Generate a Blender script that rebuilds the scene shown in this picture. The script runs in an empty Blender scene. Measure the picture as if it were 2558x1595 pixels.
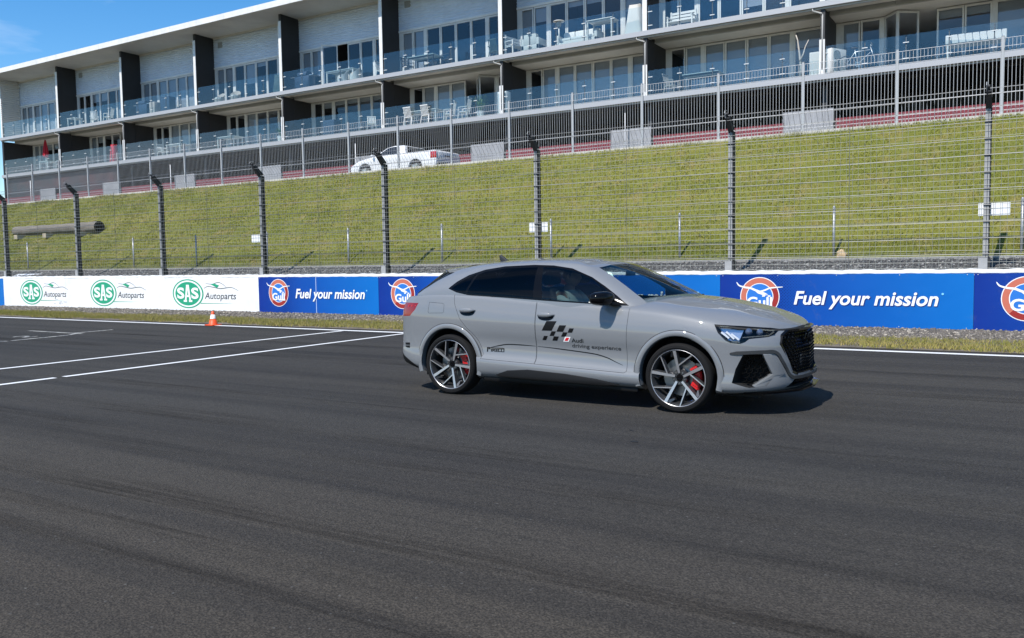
import bpy, bmesh, math, random
import numpy as np
from mathutils import Vector, Matrix, Quaternion
from mathutils.bvhtree import BVHTree
from mathutils.interpolate import poly_3d_calc

random.seed(7); RNG = np.random.default_rng(7)
SC = bpy.context.scene
COL = SC.collection
R = math.radians

# ------------------------------------------------------------------ camera
F_PX, YAW, PITCH, ROLL, CAM_H = 2120.0, 0.550351, 0.066890, -0.015478, 1.4723
cd = bpy.data.cameras.new('camera'); cam = bpy.data.objects.new('camera', cd); COL.objects.link(cam)
cd.sensor_width = 36.0; cd.sensor_fit = 'HORIZONTAL'; cd.lens = 36.0 * F_PX / 2558.0
cd.clip_start = 0.05; cd.clip_end = 3000.0
_f = Vector((-math.sin(YAW), math.cos(YAW), 0)); _r = Vector((math.cos(YAW), math.sin(YAW), 0)); _u = Vector((0, 0, 1))
_f2 = _f * math.cos(PITCH) - _u * math.sin(PITCH); _u2 = _u * math.cos(PITCH) + _f * math.sin(PITCH)
_r3 = _r * math.cos(ROLL) + _u2 * math.sin(ROLL); _u3 = _u2 * math.cos(ROLL) - _r * math.sin(ROLL)
cam.matrix_world = Matrix(((_r3.x, _u3.x, -_f2.x, 0), (_r3.y, _u3.y, -_f2.y, 0), (_r3.z, _u3.z, -_f2.z, CAM_H), (0, 0, 0, 1)))
SC.camera = cam

# ------------------------------------------------------------------ light
SUN_TRAVEL = Vector((0.10, 0.78, -1.0)).normalized()
sun_pos = -SUN_TRAVEL
SUN_EL = math.asin(sun_pos.z); SUN_ROT = math.atan2(sun_pos.x, sun_pos.y)
sd = bpy.data.lights.new('sun', 'SUN'); sd.energy = 5.0; sd.angle = R(0.55); sd.color = (1.0, 0.955, 0.89)
so = bpy.data.objects.new('sun', sd); COL.objects.link(so)
so.rotation_euler = SUN_TRAVEL.to_track_quat('-Z', 'Y').to_euler(); so.location = (0, 0, 60)

W = bpy.data.worlds.new('World'); SC.world = W; W.use_nodes = True
nt = W.node_tree; nt.nodes.clear()
def N(tree, kind, **kw):
    n = tree.nodes.new(kind)
    for k, v in kw.items():
        if hasattr(n, k): setattr(n, k, v)
    return n
wo = N(nt, 'ShaderNodeOutputWorld'); bg = N(nt, 'ShaderNodeBackground'); bg.inputs['Strength'].default_value = 0.15
sky = N(nt, 'ShaderNodeTexSky'); sky.sky_type = 'NISHITA'; sky.sun_disc = False
sky.sun_elevation = SUN_EL; sky.sun_rotation = SUN_ROT % (2 * math.pi)
sky.air_density = 1.0; sky.dust_density = 0.1; sky.ozone_density = 3.0; sky.altitude = 0
# fair-weather cloud, the same all round the sky
tc = N(nt, 'ShaderNodeTexCoord'); sep = N(nt, 'ShaderNodeSeparateXYZ'); nt.links.new(tc.outputs['Generated'], sep.inputs[0])
zmx = N(nt, 'ShaderNodeMath', operation='MAXIMUM'); nt.links.new(sep.outputs['Z'], zmx.inputs[0]); zmx.inputs[1].default_value = 0.0
zad = N(nt, 'ShaderNodeMath', operation='ADD'); nt.links.new(zmx.outputs[0], zad.inputs[0]); zad.inputs[1].default_value = 0.16
dvx = N(nt, 'ShaderNodeMath', operation='DIVIDE'); nt.links.new(sep.outputs['X'], dvx.inputs[0]); nt.links.new(zad.outputs[0], dvx.inputs[1])
dvy = N(nt, 'ShaderNodeMath', operation='DIVIDE'); nt.links.new(sep.outputs['Y'], dvy.inputs[0]); nt.links.new(zad.outputs[0], dvy.inputs[1])
cmb = N(nt, 'ShaderNodeCombineXYZ'); nt.links.new(dvx.outputs[0], cmb.inputs[0]); nt.links.new(dvy.outputs[0], cmb.inputs[1]); cmb.inputs[2].default_value = 9.1
cn = N(nt, 'ShaderNodeTexNoise'); cn.inputs['Scale'].default_value = 1.15; cn.inputs['Detail'].default_value = 7; cn.inputs['Roughness'].default_value = 0.56; cn.inputs['Distortion'].default_value = 0.35
nt.links.new(cmb.outputs[0], cn.inputs['Vector'])
cr_ = N(nt, 'ShaderNodeValToRGB'); cr_.color_ramp.elements[0].position = 0.50; cr_.color_ramp.elements[1].position = 0.80
nt.links.new(cn.outputs['Fac'], cr_.inputs[0])
cmul = N(nt, 'ShaderNodeMath', operation='MULTIPLY'); nt.links.new(cr_.outputs['Color'], cmul.inputs[0]); cmul.inputs[1].default_value = 0.75
cmix = N(nt, 'ShaderNodeMixRGB'); nt.links.new(cmul.outputs[0], cmix.inputs[0]); hsv = N(nt, 'ShaderNodeHueSaturation'); hsv.inputs['Saturation'].default_value = 1.35; nt.links.new(sky.outputs[0], hsv.inputs['Color']); nt.links.new(hsv.outputs[0], cmix.inputs[1]); cmix.inputs[2].default_value = (7.2, 7.5, 8.0, 1)
nt.links.new(cmix.outputs[0], bg.inputs['Color']); nt.links.new(bg.outputs[0], wo.inputs['Surface'])

SC.view_settings.view_transform = 'Standard'; SC.view_settings.look = 'None'
SC.view_settings.exposure = 0.26; SC.view_settings.gamma = 1.0; SC.view_settings.use_curve_mapping = False
SC.cycles.max_bounces = 8; SC.cycles.diffuse_bounces = 3; SC.cycles.glossy_bounces = 4
SC.cycles.transmission_bounces = 6; SC.cycles.transparent_max_bounces = 24
SC.cycles.caustics_reflective = False; SC.cycles.caustics_refractive = False
SC.cycles.sample_clamp_indirect = 6.0

# ------------------------------------------------------------------ materials
MATS = {}
def srgb(r, g, b):
    f = lambda c: (c / 255 / 12.92) if c <= 10 else ((c / 255 + 0.055) / 1.055) ** 2.4
    return (f(r), f(g), f(b))
def M(name, col, rough=0.5, metal=0.0, spec=0.5, coat=0.0, var=None, bump=None, col2=None, coords='P', sheen=0):
    """Principled; var=(scale, amount[, stretch]) mottles the colour towards col2; bump=(scale, strength, dist)."""
    if name in MATS: return MATS[name]
    m = bpy.data.materials.new(name); m.use_nodes = True; t = m.node_tree
    b = t.nodes['Principled BSDF']
    b.inputs['Base Color'].default_value = (*col, 1); b.inputs['Roughness'].default_value = rough
    b.inputs['Metallic'].default_value = metal; b.inputs['Specular IOR Level'].default_value = spec
    b.inputs['Coat Weight'].default_value = coat; b.inputs['Coat Roughness'].default_value = 0.03
    m.diffuse_color = (*col, 1)
    if var or bump:
        g = N(t, 'ShaderNodeNewGeometry')
    if var:
        mp = N(t, 'ShaderNodeMapping'); t.links.new(g.outputs['Position'], mp.inputs['Vector'])
        st = var[2] if len(var) > 2 else (1, 1, 1)
        mp.inputs['Scale'].default_value = [var[0] * s for s in st]
        n = N(t, 'ShaderNodeTexNoise'); n.inputs['Scale'].default_value = 1; n.inputs['Detail'].default_value = 5; n.inputs['Roughness'].default_value = 0.65
        t.links.new(mp.outputs[0], n.inputs['Vector'])
        rp = N(t, 'ShaderNodeValToRGB'); rp.color_ramp.elements[0].position = 0.32; rp.color_ramp.elements[1].position = 0.68
        c2 = col2 if col2 else tuple(max(0, c * (1 - var[1])) for c in col)
        rp.color_ramp.elements[0].color = (*c2, 1); rp.color_ramp.elements[1].color = (*[min(1, c * (1 + (0 if col2 else var[1] * 0.5))) for c in col], 1)
        t.links.new(n.outputs['Fac'], rp.inputs[0]); t.links.new(rp.outputs[0], b.inputs['Base Color'])
    if bump:
        n2 = N(t, 'ShaderNodeTexNoise'); n2.inputs['Scale'].default_value = bump[0]; n2.inputs['Detail'].default_value = 4
        t.links.new(g.outputs['Position'], n2.inputs['Vector'])
        bp = N(t, 'ShaderNodeBump'); bp.inputs['Strength'].default_value = bump[1]; bp.inputs['Distance'].default_value = bump[2] if len(bump) > 2 else 0.01
        t.links.new(n2.outputs['Fac'], bp.inputs['Height']); t.links.new(bp.outputs[0], b.inputs['Normal'])
    MATS[name] = m
    return m
def GLASS(name, tint=(1, 1, 1), trans=0.9, rough=0.0, ior=1.5, boost=1.0):
    """thin pane: see-through with a Fresnel mirror on it"""
    m = bpy.data.materials.new(name); m.use_nodes = True; t = m.node_tree; t.nodes.clear()
    o = N(t, 'ShaderNodeOutputMaterial'); mx = N(t, 'ShaderNodeMixShader'); tr = N(t, 'ShaderNodeBsdfTransparent'); gl = N(t, 'ShaderNodeBsdfGlossy')
    # Schlick mirror term, the same from both sides of the sheet
    gm = N(t, 'ShaderNodeNewGeometry'); dt = N(t, 'ShaderNodeVectorMath', operation='DOT_PRODUCT'); t.links.new(gm.outputs['Normal'], dt.inputs[0]); t.links.new(gm.outputs['Incoming'], dt.inputs[1])
    ab = N(t, 'ShaderNodeMath', operation='ABSOLUTE'); t.links.new(dt.outputs['Value'], ab.inputs[0])
    iv = N(t, 'ShaderNodeMath', operation='SUBTRACT', use_clamp=True); iv.inputs[0].default_value = 1.0; t.links.new(ab.outputs[0], iv.inputs[1])
    pw = N(t, 'ShaderNodeMath', operation='POWER'); t.links.new(iv.outputs[0], pw.inputs[0]); pw.inputs[1].default_value = 5.0
    f0 = ((ior - 1) / (ior + 1)) ** 2
    fr = N(t, 'ShaderNodeMath', operation='MULTIPLY_ADD'); t.links.new(pw.outputs[0], fr.inputs[0]); fr.inputs[1].default_value = 1 - f0; fr.inputs[2].default_value = f0
    tr.inputs['Color'].default_value = (tint[0] * trans, tint[1] * trans, tint[2] * trans, 1); gl.inputs['Roughness'].default_value = rough
    ml = N(t, 'ShaderNodeMath', operation='MULTIPLY', use_clamp=True); ml.inputs[1].default_value = boost
    t.links.new(fr.outputs[0], ml.inputs[0]); t.links.new(ml.outputs[0], mx.inputs[0])
    t.links.new(tr.outputs[0], mx.inputs[1]); t.links.new(gl.outputs[0], mx.inputs[2]); t.links.new(mx.outputs[0], o.inputs[0])
    m.diffuse_color = (*tint, 0.4); MATS[name] = m
    return m

# ------------------------------------------------------------------ mesh helpers
class MB:
    def __init__(s): s.v = []; s.f = []; s.m = []
    def add(s, vs, fs, mi=0):
        k = len(s.v); s.v += [tuple(v) for v in vs]; s.f += [tuple(i + k for i in f) for f in fs]; s.m += [mi] * len(fs); return s
    def box(s, x0, x1, y0, y1, z0, z1, mi=0):
        return s.add([(x0,y0,z0),(x1,y0,z0),(x1,y1,z0),(x0,y1,z0),(x0,y0,z1),(x1,y0,z1),(x1,y1,z1),(x0,y1,z1)],
                     [(0,3,2,1),(4,5,6,7),(0,1,5,4),(1,2,6,5),(2,3,7,6),(3,0,4,7)], mi)
    def bar(s, a, b, w, h=None, up=(0,0,1), mi=0, w2=None, h2=None):
        h = w if h is None else h; w2 = w if w2 is None else w2; h2 = h if h2 is None else h2
        a = Vector(a); b = Vector(b); d = (b - a).normalized(); u = Vector(up)
        if abs(d.dot(u)) > 0.98: u = Vector((0, 1, 0)) if abs(d.y) < 0.9 else Vector((1, 0, 0))
        r = d.cross(u).normalized(); u = r.cross(d).normalized()
        vs = []
        for p, ww, hh in ((a, w, h), (b, w2, h2)):
            for sx, sy in ((-1,-1),(1,-1),(1,1),(-1,1)): vs.append(p + r * (sx * ww / 2) + u * (sy * hh / 2))
        return s.add(vs, [(3,2,1,0),(4,5,6,7),(0,1,5,4),(1,2,6,5),(2,3,7,6),(3,0,4,7)], mi)
    def tube(s, pts, r, n=6, mi=0, cap=True, r2=None):
        pts = [Vector(p) for p in pts]; m = len(pts); k = len(s.v); prev = None
        for i, p in enumerate(pts):
            d = (pts[min(i+1, m-1)] - pts[max(i-1, 0)]).normalized()
            u = prev if prev is not None else (Vector((0,0,1)) if abs(d.z) < 0.9 else Vector((0,1,0)))
            a = d.cross(u).normalized(); b = a.cross(d).normalized(); prev = b
            rr = r if r2 is None else r + (r2 - r) * i / (m - 1)
            for j in range(n):
                t = 2 * math.pi * j / n; s.v.append(tuple(p + a * (rr * math.cos(t)) + b * (rr * math.sin(t))))
        for i in range(m - 1):
            for j in range(n):
                q = (j + 1) % n; s.f.append((k+i*n+j, k+i*n+q, k+(i+1)*n+q, k+(i+1)*n+j)); s.m.append(mi)
        if cap:
            s.f.append(tuple(k + j for j in range(n))[::-1]); s.m.append(mi)
            s.f.append(tuple(k + (m-1)*n + j for j in range(n))); s.m.append(mi)
        return s
    def lathe(s, prof, n=24, c=(0,0,0), axis='z', mi=0, a0=0.0, a1=2*math.pi, close=False):
        full = abs(a1 - a0 - 2*math.pi) < 1e-6; k = len(s.v); m = len(prof); nn = n if full else n + 1
        for i in range(nn):
            t = a0 + (a1 - a0) * i / n; ct, st = math.cos(t), math.sin(t)
            for (r, h) in prof:
                p = (r*ct, r*st, h) if axis == 'z' else ((r*ct, h, r*st) if axis == 'y' else (h, r*ct, r*st))
                s.v.append((p[0]+c[0], p[1]+c[1], p[2]+c[2]))
        for i in range(n):
            i2 = (i + 1) % nn
            for j in range(m - 1 + (1 if close else 0)):
                j2 = (j + 1) % m
                s.f.append((k+i*m+j, k+i2*m+j, k+i2*m+j2, k+i*m+j2)); s.m.append(mi)
        return s
    def prism(s, poly, y0, y1, axis='y', mi=0):
        """poly of 2-D points; axis y: (x,z) ; axis x: (y,z) ; axis z: (x,y)"""
        n = len(poly); P = lambda p, t: (p[0], t, p[1]) if axis == 'y' else ((t, p[0], p[1]) if axis == 'x' else (p[0], p[1], t))
        k = len(s.v); s.v += [P(p, y0) for p in poly] + [P(p, y1) for p in poly]
        s.f.append(tuple(range(k, k+n))); s.f.append(tuple(range(k+2*n-1, k+n-1, -1))); s.m += [mi, mi]
        for i in range(n):
            j = (i+1) % n; s.f.append((k+j, k+i, k+n+i, k+n+j)); s.m.append(mi)
        return s
    def sphere(s, c, r, nu=12, nv=8, sc=(1,1,1), mi=0):
        k = len(s.v)
        for i in range(nv + 1):
            p = math.pi * i / nv
            for j in range(nu):
                t = 2*math.pi*j/nu; s.v.append((c[0]+r*sc[0]*math.sin(p)*math.cos(t), c[1]+r*sc[1]*math.sin(p)*math.sin(t), c[2]+r*sc[2]*math.cos(p)))
        for i in range(nv):
            for j in range(nu):
                q = (j+1) % nu; s.f.append((k+i*nu+j, k+(i+1)*nu+j, k+(i+1)*nu+q, k+i*nu+q)); s.m.append(mi)
        return s
    def mesh(s, name, mats, smooth=False, fix=True):
        me = bpy.data.meshes.new(name); me.from_pydata(s.v, [], s.f)
        mats = mats if isinstance(mats, (list, tuple)) else [mats]
        for m in mats: me.materials.append(m)
        if len(mats) > 1: me.polygons.foreach_set('material_index', s.m)
        if fix:
            bm = bmesh.new(); bm.from_mesh(me); bmesh.ops.remove_doubles(bm, verts=bm.verts, dist=1e-5)
            bmesh.ops.recalc_face_normals(bm, faces=bm.faces); bm.to_mesh(me); bm.free()
        if smooth:
            me.polygons.foreach_set('use_smooth', [True] * len(me.polygons))
            if smooth is not True: me.set_sharp_from_angle(angle=R(smooth))
        me.update(); return me
WLOC = {}
def link(name, me, parent=None):
    o = bpy.data.objects.new(name, me); COL.objects.link(o)
    if parent is not None:
        o.parent = parent
        root = parent
        if root.name in WLOC: o.location = -Vector(WLOC[root.name]) if root.parent is None else (0, 0, 0)
        if root.parent is not None and root.parent.name in WLOC: o.location = (0, 0, 0)
    return o
def part(name, mb, mats, parent, smooth=False, label=None, kind=None, fix=True):
    me = mb if isinstance(mb, bpy.types.Mesh) else mb.mesh(name, mats, smooth, fix)
    o = link(name, me, parent)
    if label: o['label'] = label
    if kind: o['kind'] = kind
    return o
def tag(o, label=None, cat=None, group=None, kind=None):
    if label: o['label'] = label
    if cat: o['category'] = cat
    if group: o['group'] = group
    if kind: o['kind'] = kind
    return o
def thing(name, label, cat, loc=(0,0,0), rz=0.0, group=None, world=False):
    """Empty at the base of a thing; world=True: its parts are modelled in world coordinates"""
    o = bpy.data.objects.new(name, None); COL.objects.link(o); o.location = loc; o.rotation_euler = (0, 0, rz)
    o.empty_display_size = 0.2
    if world: WLOC[o.name] = tuple(loc)
    return tag(o, label, cat, group)
def copy_tree(o, parent=None):
    c = o.copy(); COL.objects.link(c)
    if parent is not None: c.parent = parent
    for ch in o.children: copy_tree(ch, c)
    return c
def structure(name, mb, mats, smooth=False, fix=True):
    return tag(part(name, mb, mats, None, smooth, fix=fix), kind='structure')

def bevel_mesh(me, w=0.01, seg=2, angle=30):
    bm = bmesh.new(); bm.from_mesh(me)
    ed = [e for e in bm.edges if len(e.link_faces) == 2 and e.calc_face_angle(0) > R(angle)]
    bmesh.ops.bevel(bm, geom=ed, offset=w, segments=seg, affect='EDGES', profile=0.5, clamp_overlap=True)
    bm.to_mesh(me); bm.free()
    me.polygons.foreach_set('use_smooth', [True] * len(me.polygons)); me.set_sharp_from_angle(angle=R(35))
    return me
def text_geo(body, size, shear=0.0, bold=0.0, spacing=1.0, xs=1.0):
    """flat lettering as (verts2d, faces), left-aligned on its baseline"""
    cu = bpy.data.curves.new('lettering', 'FONT'); cu.body = body; cu.size = size; cu.shear = shear; cu.offset = bold
    cu.space_character = spacing;
    cu.resolution_u = 4
    ob = bpy.data.objects.new('lettering', cu); COL.objects.link(ob)
    dg = bpy.context.evaluated_depsgraph_get(); me = bpy.data.meshes.new_from_object(ob.evaluated_get(dg))
    v = [(p.co.x * xs, p.co.y) for p in me.vertices]; f = [tuple(p.vertices) for p in me.polygons]
    bpy.data.objects.remove(ob); bpy.data.curves.remove(cu); bpy.data.meshes.remove(me)
    return v, f
# ------------------------------------------------------------------ ground materials
def asphalt_mat():
    m = bpy.data.materials.new('asphalt'); m.use_nodes = True; t = m.node_tree; b = t.nodes['Principled BSDF']; L = t.links.new
    g = N(t, 'ShaderNodeNewGeometry')
    def noise(scale, detail=4, stretch=(1,1,1), rough=0.6, dist=0.0):
        mp = N(t, 'ShaderNodeMapping'); L(g.outputs['Position'], mp.inputs[0]); mp.inputs['Scale'].default_value = stretch
        n = N(t, 'ShaderNodeTexNoise'); n.inputs['Scale'].default_value = scale; n.inputs['Detail'].default_value = detail
        n.inputs['Roughness'].default_value = rough; n.inputs['Distortion'].default_value = dist
        L(mp.outputs[0], n.inputs['Vector']); return n.outputs['Fac']
    def ramp(x, a, b_, c0=(0,0,0), c1=(1,1,1)):
        r = N(t, 'ShaderNodeValToRGB'); r.color_ramp.elements[0].position = a; r.color_ramp.elements[1].position = b_
        r.color_ramp.elements[0].color = (*c0, 1); r.color_ramp.elements[1].color = (*c1, 1); L(x, r.inputs[0]); return r.outputs[0]
    def mixc(fac, a, b_, mode='MIX'):
        n = N(t, 'ShaderNodeMixRGB', blend_type=mode)
        for i, x in ((0, fac), (1, a), (2, b_)):
            if isinstance(x, (int, float)): n.inputs[i].default_value = x
            elif isinstance(x, tuple): n.inputs[i].default_value = (*x, 1)
            else: L(x, n.inputs[i])
        return n.outputs[0]
    base = mixc(ramp(noise(0.16, 3, (0.35, 1, 1)), 0.38, 0.66), (0.0415, 0.0395, 0.0366), (0.0560, 0.0520, 0.0455))
    # browner, less used tarmac near the camera and at the far edge
    sp = N(t, 'ShaderNodeSeparateXYZ'); L(g.outputs['Position'], sp.inputs[0])
    mr = N(t, 'ShaderNodeMapRange'); L(sp.outputs['Y'], mr.inputs[0]); mr.inputs[1].default_value = 6.0; mr.inputs[2].default_value = 2.2; mr.inputs[3].default_value = 0; mr.inputs[4].default_value = 0.75
    base = mixc(mr.outputs[0], base, (0.060, 0.050, 0.038))
    # rubber laid down along the driving direction
    st1 = ramp(noise(1.0, 5, (0.030, 1.5, 1), 0.62, 0.15), 0.44, 0.66)
    st2 = ramp(noise(1.0, 6, (0.06, 6.5, 1), 0.7), 0.52, 0.78)
    st3 = ramp(noise(1.0, 6, (0.12, 17, 1), 0.7), 0.55, 0.8)
    f1 = N(t, 'ShaderNodeMath', operation='MULTIPLY'); L(st1, f1.inputs[0]); f1.inputs[1].default_value = 0.62
    f2 = N(t, 'ShaderNodeMath', operation='MULTIPLY'); L(st2, f2.inputs[0]); f2.inputs[1].default_value = 0.5
    f3 = N(t, 'ShaderNodeMath', operation='MULTIPLY'); L(st3, f3.inputs[0]); f3.inputs[1].default_value = 0.28
    base = mixc(f1.outputs[0], base, (0.0180, 0.0172, 0.0172)); base = mixc(f2.outputs[0], base, (0.0195, 0.0186, 0.0185)); base = mixc(f3.outputs[0], base, (0.0155, 0.0150, 0.0150))
    # aggregate: pale and dark chips
    vo = N(t, 'ShaderNodeTexVoronoi'); vo.inputs['Scale'].default_value = 120; L(g.outputs['Position'], vo.inputs['Vector'])
    chip = ramp(vo.outputs['Color'], 0.25, 0.95, (0.52, 0.52, 0.52), (1.52, 1.50, 1.46))
    base = mixc(0.8, base, chip, 'MULTIPLY')
    vo2 = N(t, 'ShaderNodeTexVoronoi'); vo2.inputs['Scale'].default_value = 38; L(g.outputs['Position'], vo2.inputs['Vector'])
    sp2 = N(t, 'ShaderNodeSeparateColor'); L(vo2.outputs['Color'], sp2.inputs[0])
    rare = ramp(sp2.outputs[0], 0.975, 0.985); near = ramp(vo2.outputs['Distance'], 0.20, 0.30, (1,1,1), (0,0,0))
    rr = N(t, 'ShaderNodeMath', operation='MULTIPLY'); L(rare, rr.inputs[0]); L(near, rr.inputs[1])
    base = mixc(rr.outputs[0], base, (0.085, 0.082, 0.076))
    L(base, b.inputs['Base Color']); b.inputs['Roughness'].default_value = 0.85; b.inputs['Specular IOR Level'].default_value = 0.22
    bp = N(t, 'ShaderNodeBump'); bp.inputs['Strength'].default_value = 0.75; bp.inputs['Distance'].default_value = 0.006
    vo3 = N(t, 'ShaderNodeTexVoronoi'); vo3.inputs['Scale'].default_value = 85; L(g.outputs['Position'], vo3.inputs['Vector'])
    L(vo3.outputs['Distance'], bp.inputs['Height']); L(bp.outputs[0], b.inputs['Normal'])
    return m
MAT_ASPH = asphalt_mat()
def paint_line_mat(name, col, worn):
    m = bpy.data.materials.new(name); m.use_nodes = True; t = m.node_tree; b = t.nodes['Principled BSDF']; L = t.links.new
    g = N(t, 'ShaderNodeNewGeometry'); n = N(t, 'ShaderNodeTexNoise'); n.inputs['Scale'].default_value = 9; n.inputs['Detail'].default_value = 8; n.inputs['Roughness'].default_value = 0.75
    mp = N(t, 'ShaderNodeMapping'); mp.inputs['Scale'].default_value = (0.35, 1, 1); L(g.outputs['Position'], mp.inputs[0]); L(mp.outputs[0], n.inputs['Vector'])
    r = N(t, 'ShaderNodeValToRGB'); r.color_ramp.elements[0].position = worn - 0.06; r.color_ramp.elements[1].position = worn + 0.10
    r.color_ramp.elements[0].color = (0.10, 0.10, 0.10, 1); r.color_ramp.elements[1].color = (*col, 1); L(n.outputs['Fac'], r.inputs[0]); L(r.outputs[0], b.inputs['Base Color'])
    b.inputs['Roughness'].default_value = 0.6
    return m
MAT_LINE = paint_line_mat('road_paint', (0.74, 0.74, 0.73), 0.30)
MAT_LINE_OLD = paint_line_mat('worn_road_paint', (0.50, 0.49, 0.44), 0.46)
def grass_mat(name, cA, cB, cC, blade=True, big=0.35):
    m = bpy.data.materials.new(name); m.use_nodes = True; t = m.node_tree; b = t.nodes['Principled BSDF']; L = t.links.new
    g = N(t, 'ShaderNodeNewGeometry')
    def noise(s, d, st=(1,1,1)):
        mp = N(t, 'ShaderNodeMapping'); mp.inputs['Scale'].default_value = st; L(g.outputs['Position'], mp.inputs[0])
        n = N(t, 'ShaderNodeTexNoise'); n.inputs['Scale'].default_value = s; n.inputs['Detail'].default_value = d; n.inputs['Roughness'].default_value = 0.7; L(mp.outputs[0], n.inputs['Vector']); return n.outputs['Fac']
    r1 = N(t, 'ShaderNodeValToRGB'); r1.color_ramp.elements[0].position = 0.36; r1.color_ramp.elements[1].position = 0.64
    r1.color_ramp.elements[0].color = (*cA, 1); r1.color_ramp.elements[1].color = (*cB, 1); L(noise(big, 7, (0.16, 1.3, 1.3)), r1.inputs[0])
    r2 = N(t, 'ShaderNodeValToRGB'); r2.color_ramp.elements[0].position = 0.50; r2.color_ramp.elements[1].position = 0.68; L(noise(1.7, 6), r2.inputs[0])
    m2 = N(t, 'ShaderNodeMath', operation='MULTIPLY'); L(r2.outputs[0], m2.inputs[0]); m2.inputs[1].default_value = 0.8
    mx = N(t, 'ShaderNodeMixRGB'); L(m2.outputs[0], mx.inputs[0]); L(r1.outputs[0], mx.inputs[1]); mx.inputs[2].default_value = (*cC, 1)
    out = mx.outputs[0]
    if blade:
        hs = N(t, 'ShaderNodeHueSaturation'); L(out, hs.inputs['Color'])
        mr = N(t, 'ShaderNodeMapRange'); L(g.outputs['Random Per Island'], mr.inputs[0]); mr.inputs[3].default_value = 0.80; mr.inputs[4].default_value = 1.34; L(mr.outputs[0], hs.inputs['Value'])
        mr2 = N(t, 'ShaderNodeMapRange'); L(g.outputs['Random Per Island'], mr2.inputs[0]); mr2.inputs[3].default_value = 0.52; mr2.inputs[4].default_value = 0.475; L(mr2.outputs[0], hs.inputs['Hue'])
        out = hs.outputs[0]
        b.inputs['Subsurface Weight'].default_value = 0.0
    L(out, b.inputs['Base Color']); b.inputs['Roughness'].default_value = 0.75; b.inputs['Specular IOR Level'].default_value = 0.25
    if not blade:
        bp = N(t, 'ShaderNodeBump'); bp.inputs['Strength'].default_value = 0.9; bp.inputs['Distance'].default_value = 0.03
        L(noise(28, 5), bp.inputs['Height']); L(bp.outputs[0], b.inputs['Normal'])
    return m
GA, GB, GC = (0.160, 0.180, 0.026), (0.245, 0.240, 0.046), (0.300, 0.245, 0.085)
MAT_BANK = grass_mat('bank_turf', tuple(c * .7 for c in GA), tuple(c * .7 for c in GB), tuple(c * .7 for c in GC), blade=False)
MAT_BLADE = grass_mat('bank_grass_blades', GA, GB, GC)
MAT_VBLADE = grass_mat('verge_grass_blades', (0.175, 0.180, 0.032), (0.27, 0.235, 0.066), (0.34, 0.265, 0.12), big=0.8)
MAT_DIRT = M('verge_dirt', (0.15, 0.125, 0.095), 0.9, var=(3, .4), bump=(40, .8, .02))
MAT_STONE = None
def stone_mat(name, c0, c1, c2):
    m = bpy.data.materials.new(name); m.use_nodes = True; t = m.node_tree; b = t.nodes['Principled BSDF']; L = t.links.new
    g = N(t, 'ShaderNodeNewGeometry'); r = N(t, 'ShaderNodeValToRGB'); r.color_ramp.elements[0].color = (*c0, 1); r.color_ramp.elements[1].color = (*c2, 1)
    e = r.color_ramp.elements.new(0.72); e.color = (*c1, 1); L(g.outputs['Random Per Island'], r.inputs[0]); L(r.outputs[0], b.inputs['Base Color'])
    b.inputs['Roughness'].default_value = 0.85; b.inputs['Specular IOR Level'].default_value = 0.3
    return m
MAT_GRAVEL = stone_mat('grey_gravel', (0.060, 0.059, 0.058), (0.150, 0.146, 0.140), (0.34, 0.33, 0.31))
MAT_GRAVELB = stone_mat('brown_gravel', (0.075, 0.068, 0.060), (0.180, 0.160, 0.135), (0.38, 0.34, 0.28))
MAT_CONC = M('concrete', (0.33, 0.32, 0.30), 0.85, var=(1.4, .25), bump=(60, .3, .004))
MAT_WCONC = M('white_painted_concrete', (0.72, 0.71, 0.69), 0.7, var=(2.2, .16), bump=(30, .2, .004))

# ------------------------------------------------------------------ ground, track, verge, bank, concourse
Y_LINE, Y_WALL, Y_UF = 14.20, 18.60, 25.50
X0, X1 = -75.0, 26.0
def strip(y_z, x0, x1, nx=1):
    b = MB(); ny = len(y_z)
    for i in range(nx + 1):
        x = x0 + (x1 - x0) * i / nx
        b.v += [(x, y, z) for (y, z) in y_z]
    for i in range(nx):
        for j in range(ny - 1):
            k = i * ny + j; b.f.append((k, k + ny, k + ny + 1, k + 1)); b.m.append(0)
    return b
structure('ground', strip([(-600, -0.012), (900, -0.012)], -900, 700), M('far_ground', (0.13, 0.135, 0.07), 0.9, var=(.05, .3)))
structure('track', strip([(-16, 0), (14.62, 0)], -240, 160), MAT_ASPH)
structure('verge', strip([(14.58, 0.006), (14.9, 0.015), (16.5, 0.03), (17.5, 0.03), (18.7, 0.03)], -140, 60, 60), MAT_DIRT)
structure('road_edge_line', strip([(14.12, 0.005), (14.30, 0.005)], -240, 160), MAT_LINE)
for nm, xa, ya, yb, gap in (('grid_line', -13.08, -10.5, 14.08, None), ('grid_line', -11.27, -10.5, 14.08, (6.50, 6.62))):
    b = MB(); w = 0.055
    segs = [(ya, yb)] if not gap else [(ya, gap[0]), (gap[1], yb)]
    for (p, q) in segs: b.add([(xa - w, p, .005), (xa + w, p, .005), (xa + w, q, .005), (xa - w, q, .005)], [(0, 1, 2, 3)])
    structure(nm, b, MAT_LINE)
b = MB()
for (xa, ya, xb, yb, w) in [(-20.6, 11.30, -18.3, 11.24, .09), (-18.80, 12.3, -18.72, 11.3, .10), (-18.25, 10.85, -18.08, 9.55, .10), (-18.5, 11.2, -18.3, 10.9, .09), (-18.22, 9.35, -18.02, 9.42, .10)]:
    d = Vector((xb - xa, yb - ya, 0)).normalized(); nrm = Vector((-d.y, d.x, 0)) * w / 2
    A, B = Vector((xa, ya, .005)), Vector((xb, yb, .005)); b.add([A - nrm, B - nrm, B + nrm, A + nrm], [(0, 1, 2, 3)])
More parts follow.
